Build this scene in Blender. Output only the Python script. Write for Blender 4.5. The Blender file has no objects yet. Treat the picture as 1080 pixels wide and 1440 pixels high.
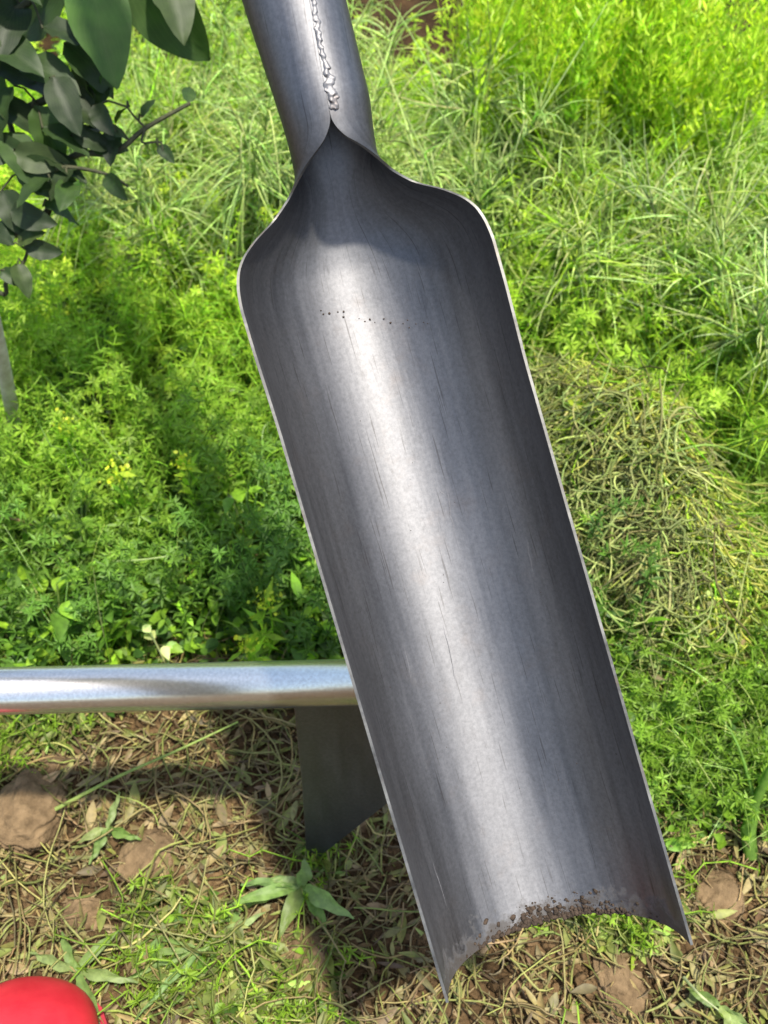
import bpy, math, random
import numpy as np
from mathutils import Vector, Matrix, Euler

random.seed(7)
rng = np.random.default_rng(11)
S = bpy.context.scene
COL = S.collection

# ------------------------------------------------------------------ camera, sky, sun, exposure
FPX = 1383.0
PITCH = math.radians(48.0)
CAM = np.array([0.0, 0.0, 0.9])
FW = np.array([0.0, math.cos(PITCH), -math.sin(PITCH)])
UP = np.array([0.0, math.sin(PITCH), math.cos(PITCH)])
RX = np.array([1.0, 0.0, 0.0])
cd = bpy.data.cameras.new('camera')
cam = bpy.data.objects.new('camera', cd)
COL.objects.link(cam)
cam.location = CAM
cam.rotation_euler = (math.radians(90) - PITCH, 0, 0)
cd.sensor_fit = 'VERTICAL'
cd.sensor_height = 36.0
cd.lens = 36.0 * FPX / 1440.0
cd.clip_start = 0.02
cd.clip_end = 400.0
cd.dof.use_dof = True
cd.dof.focus_distance = 0.60
cd.dof.aperture_fstop = 12.0
S.camera = cam

SUN_DIR = Vector((0.20, -0.19, 0.96)).normalized()
SUN_EL = math.asin(SUN_DIR.z)
w = bpy.data.worlds.new('World')
S.world = w
w.use_nodes = True
nt = w.node_tree
sky = nt.nodes.new('ShaderNodeTexSky')
sky.sky_type = 'NISHITA'
sky.sun_disc = False
sky.sun_elevation = SUN_EL
sky.sun_rotation = math.atan2(SUN_DIR.x, SUN_DIR.y)
sky.air_density = 1.0
sky.dust_density = 2.0
bg = nt.nodes['Background']
bg.inputs['Strength'].default_value = 0.15
nt.links.new(sky.outputs[0], bg.inputs[0])
sl = bpy.data.lights.new('sun', 'SUN')
sl.energy = 4.5
sl.angle = math.radians(2.5)
sl.color = (1.0, 0.93, 0.82)
sun = bpy.data.objects.new('sun', sl)
COL.objects.link(sun)
sun.rotation_euler = SUN_DIR.to_track_quat('Z', 'Y').to_euler()
sun.location = (2, 2, 6)
S.view_settings.view_transform = 'Standard'
S.view_settings.look = 'None'
S.view_settings.exposure = 1.0
S.view_settings.gamma = 1.0
S.view_settings.use_curve_mapping = False
S.cycles.max_bounces = 8
S.cycles.transmission_bounces = 4
S.cycles.use_denoising = True

# ------------------------------------------------------------------ places in the garden
def at(px, py, depth):
    return CAM + depth * (FW + RX * (px - 540) / FPX + UP * (720 - py) / FPX)

def gz(px, py, z=0.0):
    d = FW + RX * (px - 540) / FPX + UP * (720 - py) / FPX
    return CAM + d * ((z - CAM[2]) / d[2])

def proj(x, y, z=0.0):
    X = np.asarray(x, float); Y = np.asarray(y, float); Z = np.asarray(z, float) - CAM[2]
    dep = Y * FW[1] + Z * FW[2]
    dep = np.where(dep < 1e-3, 1e-3, dep)
    up = Y * UP[1] + Z * UP[2]
    return 540 + FPX * X / dep, 720 - FPX * up / dep

# ------------------------------------------------------------------ noise
_perm = rng.permutation(512)
_val = rng.random(512)
def vnoise(x, y, seed=0):
    xi = np.floor(x).astype(int); yi = np.floor(y).astype(int)
    fx = x - xi; fy = y - yi
    fx = fx * fx * (3 - 2 * fx); fy = fy * fy * (3 - 2 * fy)
    def h(a, b):
        return _val[_perm[(_perm[(a + seed * 17) & 511] + b) & 511]]
    return (h(xi, yi) * (1 - fx) + h(xi + 1, yi) * fx) * (1 - fy) + (h(xi, yi + 1) * (1 - fx) + h(xi + 1, yi + 1) * fx) * fy

def fbm(x, y, sc, octv=4, seed=0):
    r = 0; a = 0.5
    for i in range(octv):
        r = r + a * (vnoise(x * sc, y * sc, seed + i) - 0.5) * 2
        sc *= 2.07; a *= 0.5
    return r

HEAP = (0.30, 0.78)
HA = np.array([0.48, -0.877]); HN = np.array([-0.877, -0.48])
def heap_ad(x, y):
    dx = np.asarray(x, float) - HEAP[0]; dy = np.asarray(y, float) - HEAP[1]
    return dx * HA[0] + dy * HA[1], dx * HN[0] + dy * HN[1]
def hgt(x, y):
    x = np.asarray(x, float); y = np.asarray(y, float)
    h = 0.018 * fbm(x + 7, y + 3, 5.0, 3, 1) + 0.013 * np.abs(fbm(x + 1, y + 9, 22.0, 3, 5)) \
        + 0.004 * fbm(x + 4, y + 2, 90.0, 2, 9)
    near = np.clip((0.75 - y) / 0.3, 0, 1)
    cl = vnoise(x * 30 + 3, y * 30 + 1, 3)
    h = h + near * 0.016 * np.clip(cl - 0.55, 0, 1) * 2
    al, dd = heap_ad(x, y)
    h = h + (0.15 + 0.05 * fbm(x, y, 11.0, 3, 7)) * np.exp(-(al / 0.21) ** 2 * 1.2) * np.exp(-(dd / np.where(dd < 0, 0.05, 0.14)) ** 2)
    far = np.clip((y - 1.7) / 1.0, 0, 1)
    h = h + far * 0.05 * fbm(x, y, 3.0, 2, 4)
    return h - 0.008

# ------------------------------------------------------------------ materials
def new_mat(name):
    m = bpy.data.materials.new(name); m.use_nodes = True
    t = m.node_tree; t.nodes.clear()
    out = t.nodes.new('ShaderNodeOutputMaterial')
    return m, t, out

def N(t, typ, **kw):
    n = t.nodes.new(typ)
    for k, v in kw.items():
        if hasattr(n, k): setattr(n, k, v)
        else: n.inputs[k].default_value = v
    return n

def ramp(t, fac, stops):
    r = t.nodes.new('ShaderNodeValToRGB')
    e = r.color_ramp.elements
    while len(e) > 1: e.remove(e[-1])
    e[0].position = stops[0][0]; e[0].color = stops[0][1]
    for p, c in stops[1:]:
        x = e.new(p); x.color = c
    t.links.new(fac, r.inputs[0])
    return r

def foliage_mat(name, transl=0.42, rough=0.5):
    m, t, out = new_mat(name)
    at_ = N(t, 'ShaderNodeAttribute', attribute_name='tint')
    tc = N(t, 'ShaderNodeTexCoord')
    nz = N(t, 'ShaderNodeTexNoise', Scale=160.0, Detail=2.0)
    t.links.new(tc.outputs['Object'], nz.inputs['Vector'])
    rp = ramp(t, nz.outputs['Fac'], [(0.3, (0.75, 0.75, 0.75, 1)), (0.7, (1.2, 1.2, 1.1, 1))])
    mx = N(t, 'ShaderNodeMix', data_type='RGBA', blend_type='MULTIPLY')
    mx.inputs[0].default_value = 1.0
    t.links.new(at_.outputs['Color'], mx.inputs[6]); t.links.new(rp.outputs[0], mx.inputs[7])
    pr = N(t, 'ShaderNodeBsdfPrincipled')
    pr.inputs['Roughness'].default_value = rough
    pr.inputs['Specular IOR Level'].default_value = 0.35
    t.links.new(mx.outputs[2], pr.inputs['Base Color'])
    tr = N(t, 'ShaderNodeBsdfTranslucent')
    gm = N(t, 'ShaderNodeMix', data_type='RGBA', blend_type='MULTIPLY')
    gm.inputs[0].default_value = 1.0
    gm.inputs[7].default_value = (1.5, 1.7, 0.7, 1)
    t.links.new(mx.outputs[2], gm.inputs[6])
    t.links.new(gm.outputs[2], tr.inputs['Color'])
    ms = N(t, 'ShaderNodeMixShader'); ms.inputs[0].default_value = transl
    t.links.new(pr.outputs[0], ms.inputs[1]); t.links.new(tr.outputs[0], ms.inputs[2])
    t.links.new(ms.outputs[0], out.inputs[0])
    return m

M_FOL = foliage_mat('foliage')
M_DRY = foliage_mat('dry_straw', 0.15, 0.6)

def big_leaf_mat():
    m, t, out = new_mat('broad_leaf')
    tc = N(t, 'ShaderNodeTexCoord'); uv = N(t, 'ShaderNodeSeparateXYZ')
    t.links.new(tc.outputs['UV'], uv.inputs[0])
    # side veins: |v| sheared along u
    a = N(t, 'ShaderNodeMath', operation='ABSOLUTE'); t.links.new(uv.outputs[1], a.inputs[0])
    b = N(t, 'ShaderNodeMath', operation='MULTIPLY'); b.inputs[1].default_value = 0.9; t.links.new(a.outputs[0], b.inputs[0])
    c = N(t, 'ShaderNodeMath', operation='SUBTRACT'); t.links.new(uv.outputs[0], c.inputs[0]); t.links.new(b.outputs[0], c.inputs[1])
    d = N(t, 'ShaderNodeMath', operation='MULTIPLY'); d.inputs[1].default_value = 40.0; t.links.new(c.outputs[0], d.inputs[0])
    s = N(t, 'ShaderNodeMath', operation='SINE'); t.links.new(d.outputs[0], s.inputs[0])
    vr = ramp(t, s.outputs[0], [(0.0, (0, 0, 0, 1)), (0.86, (0, 0, 0, 1)), (1.0, (1, 1, 1, 1))])
    mr = ramp(t, a.outputs[0], [(0.0, (1, 1, 1, 1)), (0.012, (1, 1, 1, 1)), (0.03, (0, 0, 0, 1))])
    v = N(t, 'ShaderNodeMath', operation='MAXIMUM'); t.links.new(vr.outputs[0], v.inputs[0]); t.links.new(mr.outputs[0], v.inputs[1])
    at_ = N(t, 'ShaderNodeAttribute', attribute_name='tint')
    nz = N(t, 'ShaderNodeTexNoise', Scale=45.0, Detail=4.0)
    t.links.new(tc.outputs['Object'], nz.inputs['Vector'])
    rp = ramp(t, nz.outputs['Fac'], [(0.3, (0.7, 0.72, 0.7, 1)), (0.7, (1.25, 1.2, 1.1, 1))])
    mx = N(t, 'ShaderNodeMix', data_type='RGBA', blend_type='MULTIPLY'); mx.inputs[0].default_value = 1
    t.links.new(at_.outputs['Color'], mx.inputs[6]); t.links.new(rp.outputs[0], mx.inputs[7])
    m2 = N(t, 'ShaderNodeMix', data_type='RGBA'); m2.inputs[7].default_value = (0.13, 0.17, 0.07, 1)
    f = N(t, 'ShaderNodeMath', operation='MULTIPLY'); f.inputs[1].default_value = 0.12
    t.links.new(v.outputs[0], f.inputs[0]); t.links.new(f.outputs[0], m2.inputs[0])
    t.links.new(mx.outputs[2], m2.inputs[6])
    pr = N(t, 'ShaderNodeBsdfPrincipled'); pr.inputs['Roughness'].default_value = 0.52; pr.inputs['Specular IOR Level'].default_value = 0.3
    t.links.new(m2.outputs[2], pr.inputs['Base Color'])
    bp = N(t, 'ShaderNodeBump', Strength=0.08, Distance=0.0004); bp.invert = True
    t.links.new(v.outputs[0], bp.inputs['Height']); t.links.new(bp.outputs[0], pr.inputs['Normal'])
    tr = N(t, 'ShaderNodeBsdfTranslucent')
    gm = N(t, 'ShaderNodeMix', data_type='RGBA', blend_type='MULTIPLY'); gm.inputs[0].default_value = 1
    gm.inputs[7].default_value = (1.3, 1.7, 0.6, 1)
    t.links.new(m2.outputs[2], gm.inputs[6]); t.links.new(gm.outputs[2], tr.inputs[0])
    ms = N(t, 'ShaderNodeMixShader'); ms.inputs[0].default_value = 0.3
    t.links.new(pr.outputs[0], ms.inputs[1]); t.links.new(tr.outputs[0], ms.inputs[2])
    t.links.new(ms.outputs[0], out.inputs[0])
    return m
M_LEAF = big_leaf_mat()

def soil_mat():
    m, t, out = new_mat('soil')
    tc = N(t, 'ShaderNodeTexCoord')
    n1 = N(t, 'ShaderNodeTexNoise', Scale=9.0, Detail=8.0, Roughness=0.65)
    n2 = N(t, 'ShaderNodeTexNoise', Scale=140.0, Detail=6.0, Roughness=0.7)
    vo = N(t, 'ShaderNodeTexVoronoi', Scale=190.0)
    for n in (n1, n2, vo): t.links.new(tc.outputs['Object'], n.inputs['Vector'])
    r1 = ramp(t, n1.outputs['Fac'], [(0.3, (0.042, 0.028, 0.014, 1)), (0.5, (0.095, 0.063, 0.031, 1)), (0.72, (0.20, 0.135, 0.068, 1))])
    r2 = ramp(t, n2.outputs['Fac'], [(0.3, (0.55, 0.52, 0.5, 1)), (0.7, (1.35, 1.3, 1.25, 1))])
    mx = N(t, 'ShaderNodeMix', data_type='RGBA', blend_type='MULTIPLY'); mx.inputs[0].default_value = 1
    t.links.new(r1.outputs[0], mx.inputs[6]); t.links.new(r2.outputs[0], mx.inputs[7])
    sy = N(t, 'ShaderNodeSeparateXYZ'); t.links.new(tc.outputs['Object'], sy.inputs[0])  # shade over the far soil, painted in as a darker multiply
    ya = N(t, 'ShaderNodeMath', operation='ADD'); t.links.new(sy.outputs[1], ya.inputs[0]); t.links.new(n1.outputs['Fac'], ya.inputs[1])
    shade_fac = N(t, 'ShaderNodeMapRange'); shade_fac.inputs['From Min'].default_value = 2.0; shade_fac.inputs['From Max'].default_value = 2.3
    t.links.new(ya.outputs[0], shade_fac.inputs[0])
    shade_mix = N(t, 'ShaderNodeMix', data_type='RGBA', blend_type='MULTIPLY'); shade_mix.inputs[7].default_value = (0.32, 0.29, 0.27, 1)
    t.links.new(shade_fac.outputs[0], shade_mix.inputs[0]); t.links.new(mx.outputs[2], shade_mix.inputs[6]); mx = shade_mix
    pr = N(t, 'ShaderNodeBsdfPrincipled'); pr.inputs['Roughness'].default_value = 0.95
    pr.inputs['Specular IOR Level'].default_value = 0.1
    t.links.new(mx.outputs[2], pr.inputs['Base Color'])
    ad = N(t, 'ShaderNodeMath', operation='ADD')
    t.links.new(n2.outputs['Fac'], ad.inputs[0]); t.links.new(vo.outputs['Distance'], ad.inputs[1])
    bp = N(t, 'ShaderNodeBump', Strength=0.9, Distance=0.004)
    t.links.new(ad.outputs[0], bp.inputs['Height']); t.links.new(bp.outputs[0], pr.inputs['Normal'])
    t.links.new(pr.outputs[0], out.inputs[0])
    return m
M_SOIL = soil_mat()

def steel_mat(name, lo, hi, r_lo, r_hi, streak=(60, 1.2, 1), speck=True, rust=0.0, aniso=0.0, arot=0.0, dirt=False):
    m, t, out = new_mat(name)
    tc = N(t, 'ShaderNodeTexCoord')
    mp = N(t, 'ShaderNodeMapping'); mp.inputs['Scale'].default_value = streak
    t.links.new(tc.outputs['UV'], mp.inputs[0])
    n1 = N(t, 'ShaderNodeTexNoise', Scale=1.0, Detail=6.0, Roughness=0.6)
    t.links.new(mp.outputs[0], n1.inputs['Vector'])
    mp2 = N(t, 'ShaderNodeMapping'); mp2.inputs['Scale'].default_value = (streak[0] * 0.12, streak[1] * 0.9, 1)
    t.links.new(tc.outputs['UV'], mp2.inputs[0])
    n3 = N(t, 'ShaderNodeTexNoise', Scale=1.0, Detail=3.0)
    t.links.new(mp2.outputs[0], n3.inputs['Vector'])
    n2 = N(t, 'ShaderNodeTexNoise', Scale=420.0, Detail=4.0, Roughness=0.7)
    t.links.new(tc.outputs['Object'], n2.inputs['Vector'])
    a = N(t, 'ShaderNodeMath', operation='ADD'); t.links.new(n1.outputs[0], a.inputs[0]); t.links.new(n3.outputs[0], a.inputs[1])
    h = N(t, 'ShaderNodeMath', operation='MULTIPLY'); h.inputs[1].default_value = 0.5; t.links.new(a.outputs[0], h.inputs[0])
    rc = ramp(t, h.outputs[0], [(0.32, (*lo, 1)), (0.66, (*hi, 1))])
    rs = ramp(t, n2.outputs[0], [(0.3, (0.82, 0.82, 0.82, 1)), (0.65, (1.08, 1.08, 1.08, 1))])
    mx = N(t, 'ShaderNodeMix', data_type='RGBA', blend_type='MULTIPLY'); mx.inputs[0].default_value = 1
    t.links.new(rc.outputs[0], mx.inputs[6]); t.links.new(rs.outputs[0], mx.inputs[7])
    src = mx.outputs[2]
    if rust > 0:
        n4 = N(t, 'ShaderNodeTexNoise', Scale=38.0, Detail=5.0, Roughness=0.65)
        t.links.new(tc.outputs['Object'], n4.inputs['Vector'])
        rr = ramp(t, n4.outputs[0], [(0.56, (0, 0, 0, 1)), (0.75, (rust, rust, rust, 1))])
        m3 = N(t, 'ShaderNodeMix', data_type='RGBA'); m3.inputs[7].default_value = (0.20, 0.13, 0.08, 1)
        t.links.new(rr.outputs[0], m3.inputs[0]); t.links.new(src, m3.inputs[6]); src = m3.outputs[2]
    pr = N(t, 'ShaderNodeBsdfPrincipled'); pr.inputs['Metallic'].default_value = 0.93
    if dirt:
        sx = N(t, 'ShaderNodeSeparateXYZ'); t.links.new(tc.outputs['UV'], sx.inputs[0])
        n5 = N(t, 'ShaderNodeTexNoise', Scale=95.0, Detail=7.0, Roughness=0.72); t.links.new(tc.outputs['Object'], n5.inputs['Vector'])
        mr5 = N(t, 'ShaderNodeMapRange'); mr5.inputs['From Min'].default_value = 2.36; mr5.inputs['From Max'].default_value = 2.56
        mr5.inputs['To Min'].default_value = -0.35; mr5.inputs['To Max'].default_value = 0.28
        t.links.new(sx.outputs[1], mr5.inputs[0])
        ad5 = N(t, 'ShaderNodeMath', operation='ADD'); t.links.new(mr5.outputs[0], ad5.inputs[0]); t.links.new(n5.outputs[0], ad5.inputs[1])
        rd = ramp(t, ad5.outputs[0], [(0.50, (0, 0, 0, 1)), (0.66, (0.85, 0.85, 0.85, 1))])
        # thin old smears further up
        n6 = N(t, 'ShaderNodeTexNoise', Scale=1.0, Detail=8.0, Roughness=0.75)
        mp6 = N(t, 'ShaderNodeMapping'); mp6.inputs['Scale'].default_value = (22, 9, 1); mp6.inputs['Rotation'].default_value = (0, 0, 0.4)
        t.links.new(tc.outputs['UV'], mp6.inputs[0]); t.links.new(mp6.outputs[0], n6.inputs['Vector'])
        r6 = ramp(t, n6.outputs[0], [(0.58, (0, 0, 0, 1)), (0.72, (0.30, 0.30, 0.30, 1))])
        n7 = N(t, 'ShaderNodeTexNoise', Scale=1.0, Detail=2.0)
        mp7 = N(t, 'ShaderNodeMapping'); mp7.inputs['Scale'].default_value = (150, 3.5, 1); mp7.inputs['Rotation'].default_value = (0, 0, 0.10)
        t.links.new(tc.outputs['UV'], mp7.inputs[0]); t.links.new(mp7.outputs[0], n7.inputs['Vector'])
        r7 = ramp(t, n7.outputs[0], [(0.64, (0, 0, 0, 1)), (0.69, (0.4, 0.4, 0.4, 1))])
        m67 = N(t, 'ShaderNodeMath', operation='MAXIMUM'); t.links.new(r6.outputs[0], m67.inputs[0]); t.links.new(r7.outputs[0], m67.inputs[1]); r6 = m67
        mxx = N(t, 'ShaderNodeMath', operation='MAXIMUM'); t.links.new(rd.outputs[0], mxx.inputs[0]); t.links.new(r6.outputs[0], mxx.inputs[1])
        m5 = N(t, 'ShaderNodeMix', data_type='RGBA'); m5.inputs[7].default_value = (0.035, 0.029, 0.023, 1)
        t.links.new(mxx.outputs[0], m5.inputs[0]); t.links.new(src, m5.inputs[6]); src = m5.outputs[2]
        im = N(t, 'ShaderNodeMath', operation='SUBTRACT'); im.inputs[0].default_value = 1.0; t.links.new(rd.outputs[0], im.inputs[1])
        t.links.new(im.outputs[0], pr.inputs['Metallic'])
    t.links.new(src, pr.inputs['Base Color'])
    mr = N(t, 'ShaderNodeMapRange'); mr.inputs['From Min'].default_value = 0.3; mr.inputs['From Max'].default_value = 0.7
    mr.inputs['To Min'].default_value = r_lo; mr.inputs['To Max'].default_value = r_hi
    t.links.new(h.outputs[0], mr.inputs[0]); t.links.new(mr.outputs[0], pr.inputs['Roughness'])
    bp = N(t, 'ShaderNodeBump', Strength=0.10, Distance=0.0004)
    t.links.new(n2.outputs[0], bp.inputs['Height'])
    b2 = N(t, 'ShaderNodeBump', Strength=0.18, Distance=0.0006)
    t.links.new(n1.outputs[0], b2.inputs['Height']); t.links.new(bp.outputs[0], b2.inputs['Normal'])
    b3 = N(t, 'ShaderNodeBump', Strength=0.35, Distance=0.002)
    t.links.new(n3.outputs[0], b3.inputs['Height']); t.links.new(b2.outputs[0], b3.inputs['Normal']); b2 = b3
    t.links.new(b2.outputs[0], pr.inputs['Normal'])
    if aniso > 0:
        tg = N(t, 'ShaderNodeTangent', direction_type='UV_MAP'); tg.uv_map = 'UVMap'
        t.links.new(tg.outputs[0], pr.inputs['Tangent'])
        pr.inputs['Anisotropic'].default_value = aniso; pr.inputs['Anisotropic Rotation'].default_value = arot
    t.links.new(pr.outputs[0], out.inputs[0])
    return m
M_STEEL = steel_mat('brushed_steel', (0.125, 0.126, 0.130), (0.235, 0.237, 0.245), 0.52, 0.68, streak=(26, 1.3, 1), rust=0.12, aniso=0.5, arot=0.25, dirt=True)
M_TUBE = steel_mat('rolled_steel', (0.16, 0.152, 0.158), (0.28, 0.268, 0.275), 0.32, 0.46, streak=(20, 1.0, 1), rust=0.3)
M_RIM = steel_mat('cut_steel_edge', (0.05, 0.048, 0.045), (0.22, 0.22, 0.205), 0.45, 0.65, streak=(30, 9, 1), rust=0.6)
M_CHROME = steel_mat('galvanised_tube', (0.54, 0.53, 0.49), (0.68, 0.67, 0.62), 0.19, 0.28, streak=(9, 0.6, 1), rust=0.2)
M_DARKSTEEL = steel_mat('dark_steel', (0.10, 0.10, 0.10), (0.16, 0.16, 0.155), 0.42, 0.55, streak=(14, 2, 1), rust=0.1)
M_WELD = steel_mat('weld_metal', (0.12, 0.117, 0.117), (0.30, 0.295, 0.295), 0.5, 0.68, streak=(30, 30, 1), rust=0.5)

def simple_mat(name, c1, c2, sc=60.0, rough=0.6, spec=0.5, bump=0.2, coat=0.0, bd=0.001):
    m, t, out = new_mat(name)
    tc = N(t, 'ShaderNodeTexCoord')
    n = N(t, 'ShaderNodeTexNoise', Scale=sc, Detail=6.0, Roughness=0.65)
    t.links.new(tc.outputs['Object'], n.inputs['Vector'])
    r = ramp(t, n.outputs[0], [(0.3, (*c1, 1)), (0.7, (*c2, 1))])
    pr = N(t, 'ShaderNodeBsdfPrincipled'); pr.inputs['Roughness'].default_value = rough
    pr.inputs['Specular IOR Level'].default_value = spec
    pr.inputs['Coat Weight'].default_value = coat
    t.links.new(r.outputs[0], pr.inputs['Base Color'])
    bp = N(t, 'ShaderNodeBump', Strength=bump, Distance=bd)
    t.links.new(n.outputs[0], bp.inputs['Height']); t.links.new(bp.outputs[0], pr.inputs['Normal'])
    t.links.new(pr.outputs[0], out.inputs[0])
    return m
M_BOOT = simple_mat('red_rubber', (0.34, 0.006, 0.015), (0.46, 0.02, 0.03), 38, 0.5, 0.45, 0.25)
M_SOLE = simple_mat('boot_sole_rubber', (0.22, 0.008, 0.02), (0.34, 0.03, 0.04), 60, 0.8, 0.3, 0.3)
M_BARK = simple_mat('bark', (0.025, 0.03, 0.015), (0.07, 0.07, 0.035), 90, 0.8, 0.2, 0.5)
M_WOOD = simple_mat('weathered_wood', (0.34, 0.29, 0.2), (0.58, 0.52, 0.40), 70, 0.75, 0.2, 0.4)
M_CLOD = simple_mat('clod_soil', (0.075, 0.05, 0.026), (0.21, 0.145, 0.078), 60, 0.95, 0.1, 1.0, bd=0.006)
M_SCR = simple_mat('scratch', (0.06, 0.06, 0.06), (0.16, 0.16, 0.17), 300, 0.5, 0.5, 0.2)
M_CRUMB = simple_mat('crumb_soil', (0.018, 0.015, 0.012), (0.07, 0.05, 0.036), 300, 0.95, 0.1, 0.8)

# ------------------------------------------------------------------ mesh accumulators
class Acc:
    def __init__(s):
        s.v = []; s.c = []; s.q = []; s.t = []; s.n = 0
    def add(s, verts, cols, quads=None, tris=None):
        verts = verts.reshape(-1, 3); cols = np.broadcast_to(cols, (len(verts), 3)) if np.ndim(cols) == 1 else cols.reshape(-1, 3)
        s.v.append(verts); s.c.append(cols)
        if quads is not None and len(quads): s.q.append(quads.reshape(-1, 4) + s.n)
        if tris is not None and len(tris): s.t.append(tris.reshape(-1, 3) + s.n)
        s.n += len(verts)
    def build(s, name, mat, parent=None, origin=None, smooth=True):
        v = np.concatenate(s.v); c = np.concatenate(s.c)
        if origin is not None: v = v - np.asarray(origin)
        q = np.concatenate(s.q) if s.q else np.zeros((0, 4), int)
        t = np.concatenate(s.t) if s.t else np.zeros((0, 3), int)
        me = bpy.data.meshes.new(name)
        me.vertices.add(len(v)); me.vertices.foreach_set('co', v.astype(np.float32).ravel())
        nl = q.size + t.size
        me.loops.add(nl); me.loops.foreach_set('vertex_index', np.concatenate([q.ravel(), t.ravel()]).astype(np.int32))
        me.polygons.add(len(q) + len(t))
        ls = np.concatenate([np.arange(len(q)) * 4, q.size + np.arange(len(t)) * 3]).astype(np.int32)
        me.polygons.foreach_set('loop_start', ls)
        if smooth: me.polygons.foreach_set('use_smooth', np.ones(len(q) + len(t), bool))
        me.update(calc_edges=True)
        a = me.attributes.new('tint', 'FLOAT_COLOR', 'POINT')
        a.data.foreach_set('color', np.concatenate([c, np.ones((len(c), 1))], 1).astype(np.float32).ravel())
        me.materials.append(mat)
        o = bpy.data.objects.new(name, me); COL.objects.link(o)
        if parent is not None: o.parent = parent
        elif origin is not None: o.location = origin
        return o

def norm(a):
    return a / np.maximum(np.linalg.norm(a, axis=-1, keepdims=True), 1e-9)

def tubes(acc, pts, rad, col, sides=3):
    """pts (N,K,3), rad (N,K) or (N,), col (N,3)"""
    n, k, _ = pts.shape
    rad = np.asarray(rad, float)
    if rad.ndim == 1: rad = rad[:, None]
    rad = np.broadcast_to(rad, (n, k))
    tg = norm(np.gradient(pts, axis=1))
    ref = norm(rng.normal(size=(n, 1, 3)))
    a = norm(np.cross(tg, ref)); b = np.cross(tg, a)
    ang = np.arange(sides) * 2 * math.pi / sides
    v = pts[:, :, None, :] + rad[:, :, None, None] * (np.cos(ang)[None, None, :, None] * a[:, :, None, :] + np.sin(ang)[None, None, :, None] * b[:, :, None, :])
    idx = np.arange(n * k * sides).reshape(n, k, sides)
    i0 = idx[:, :-1]; i1 = idx[:, 1:]
    q = np.stack([i0, np.roll(i0, -1, 2), np.roll(i1, -1, 2), i1], -1)
    c = np.repeat(np.asarray(col).reshape(n, 1, 3), k * sides, 1)
    acc.add(v, c, quads=q)

def leaves(acc, base, d, nrm, ln, wd, col, curl=0.0, fold=0.15, kind='mid'):
    """base,d,nrm (N,3); ln,wd (N,)"""
    n = len(base)
    d = norm(d); side = norm(np.cross(d, nrm)); nn = np.cross(side, d)
    ln = np.broadcast_to(ln, (n,))[:, None, None]; wd = np.broadcast_to(wd, (n,))[:, None, None]
    curl = np.broadcast_to(curl, (n,))[:, None, None]
    if kind == 'small':      # 4 verts folded diamond
        st = [(0, 0), (0.45, -1), (0.45, 1), (1, 0)]
        tr = np.array([[0, 1, 3], [0, 3, 2]])
        # ridge along midrib
    else:
        us = [0.0, 0.18, 0.42, 0.68, 0.88]; ws = [0.12, 0.72, 1.0, 0.72, 0.32]
        st = []
        for u, w_ in zip(us, ws): st += [(u, -w_), (u, 0), (u, w_)]
        st.append((1, 0))
        tr = []
        for i in range(4):
            p = i * 3
            tr += [[p, p + 1, p + 4], [p, p + 4, p + 3], [p + 1, p + 2, p + 5], [p + 1, p + 5, p + 4]]
        tr += [[12, 13, 15], [13, 14, 15]]
        tr = np.array(tr)
    u = np.array([s[0] for s in st])[None, :, None]; v = np.array([s[1] for s in st])[None, :, None]
    P = base[:, None] + d[:, None] * ln * u + side[:, None] * wd * 0.5 * v + nn[:, None] * (-curl * ln * u * u + fold * wd * np.abs(v))
    k = len(st)
    c = np.repeat(np.asarray(col).reshape(n, 1, 3), k, 1)
    acc.add(P, c, tris=(tr[None] + (np.arange(n) * k)[:, None, None]))

def pal(n, *cols, jit=0.18):
    cols = np.array(cols)
    a = rng.integers(0, len(cols), n); b = rng.integers(0, len(cols), n)
    f = rng.random((n, 1))
    c = cols[a] * f + cols[b] * (1 - f)
    return np.clip(c * (1 + jit * rng.normal(size=(n, 1))) * (1 + 0.05 * rng.normal(size=(n, 3))), 0.004, 0.9)

def rdir(n, zlo=-1, zhi=1):
    a = rng.random(n) * 2 * math.pi; z = rng.uniform(zlo, zhi, n); r = np.sqrt(1 - z * z)
    return np.stack([r * np.cos(a), r * np.sin(a), z], 1)

def tag(o, label=None, cat=None, group=None, kind=None):
    if label: o['label'] = label
    if cat: o['category'] = cat
    if group: o['group'] = group
    if kind: o['kind'] = kind
    return o

def empty(name, loc, label, cat, group=None):
    o = bpy.data.objects.new(name, None); COL.objects.link(o)
    o.location = tuple(float(c) for c in loc); o.empty_display_size = 0.05
    bpy.context.view_layer.update()
    return tag(o, label, cat, group)

# ------------------------------------------------------------------ ground
def build_ground():
    xs = np.concatenate([-np.geomspace(60, 0.82, 26), np.arange(-0.8, 0.8001, 0.006), np.geomspace(0.82, 60, 26)])
    ys = np.concatenate([-np.geomspace(40, 0.06, 18), np.arange(-0.04, 0.95, 0.0055), np.arange(0.96, 3.2, 0.014), np.geomspace(3.25, 80, 22)])
    X, Y = np.meshgrid(xs, ys)
    v = np.stack([X, Y, hgt(X, Y)], -1)
    idx = np.arange(X.size).reshape(X.shape)
    q = np.stack([idx[:-1, :-1], idx[:-1, 1:], idx[1:, 1:], idx[1:, :-1]], -1)
    a = Acc(); a.add(v, np.array([0.2, 0.14, 0.08]), quads=q)
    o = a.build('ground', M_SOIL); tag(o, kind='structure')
build_ground()

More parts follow.
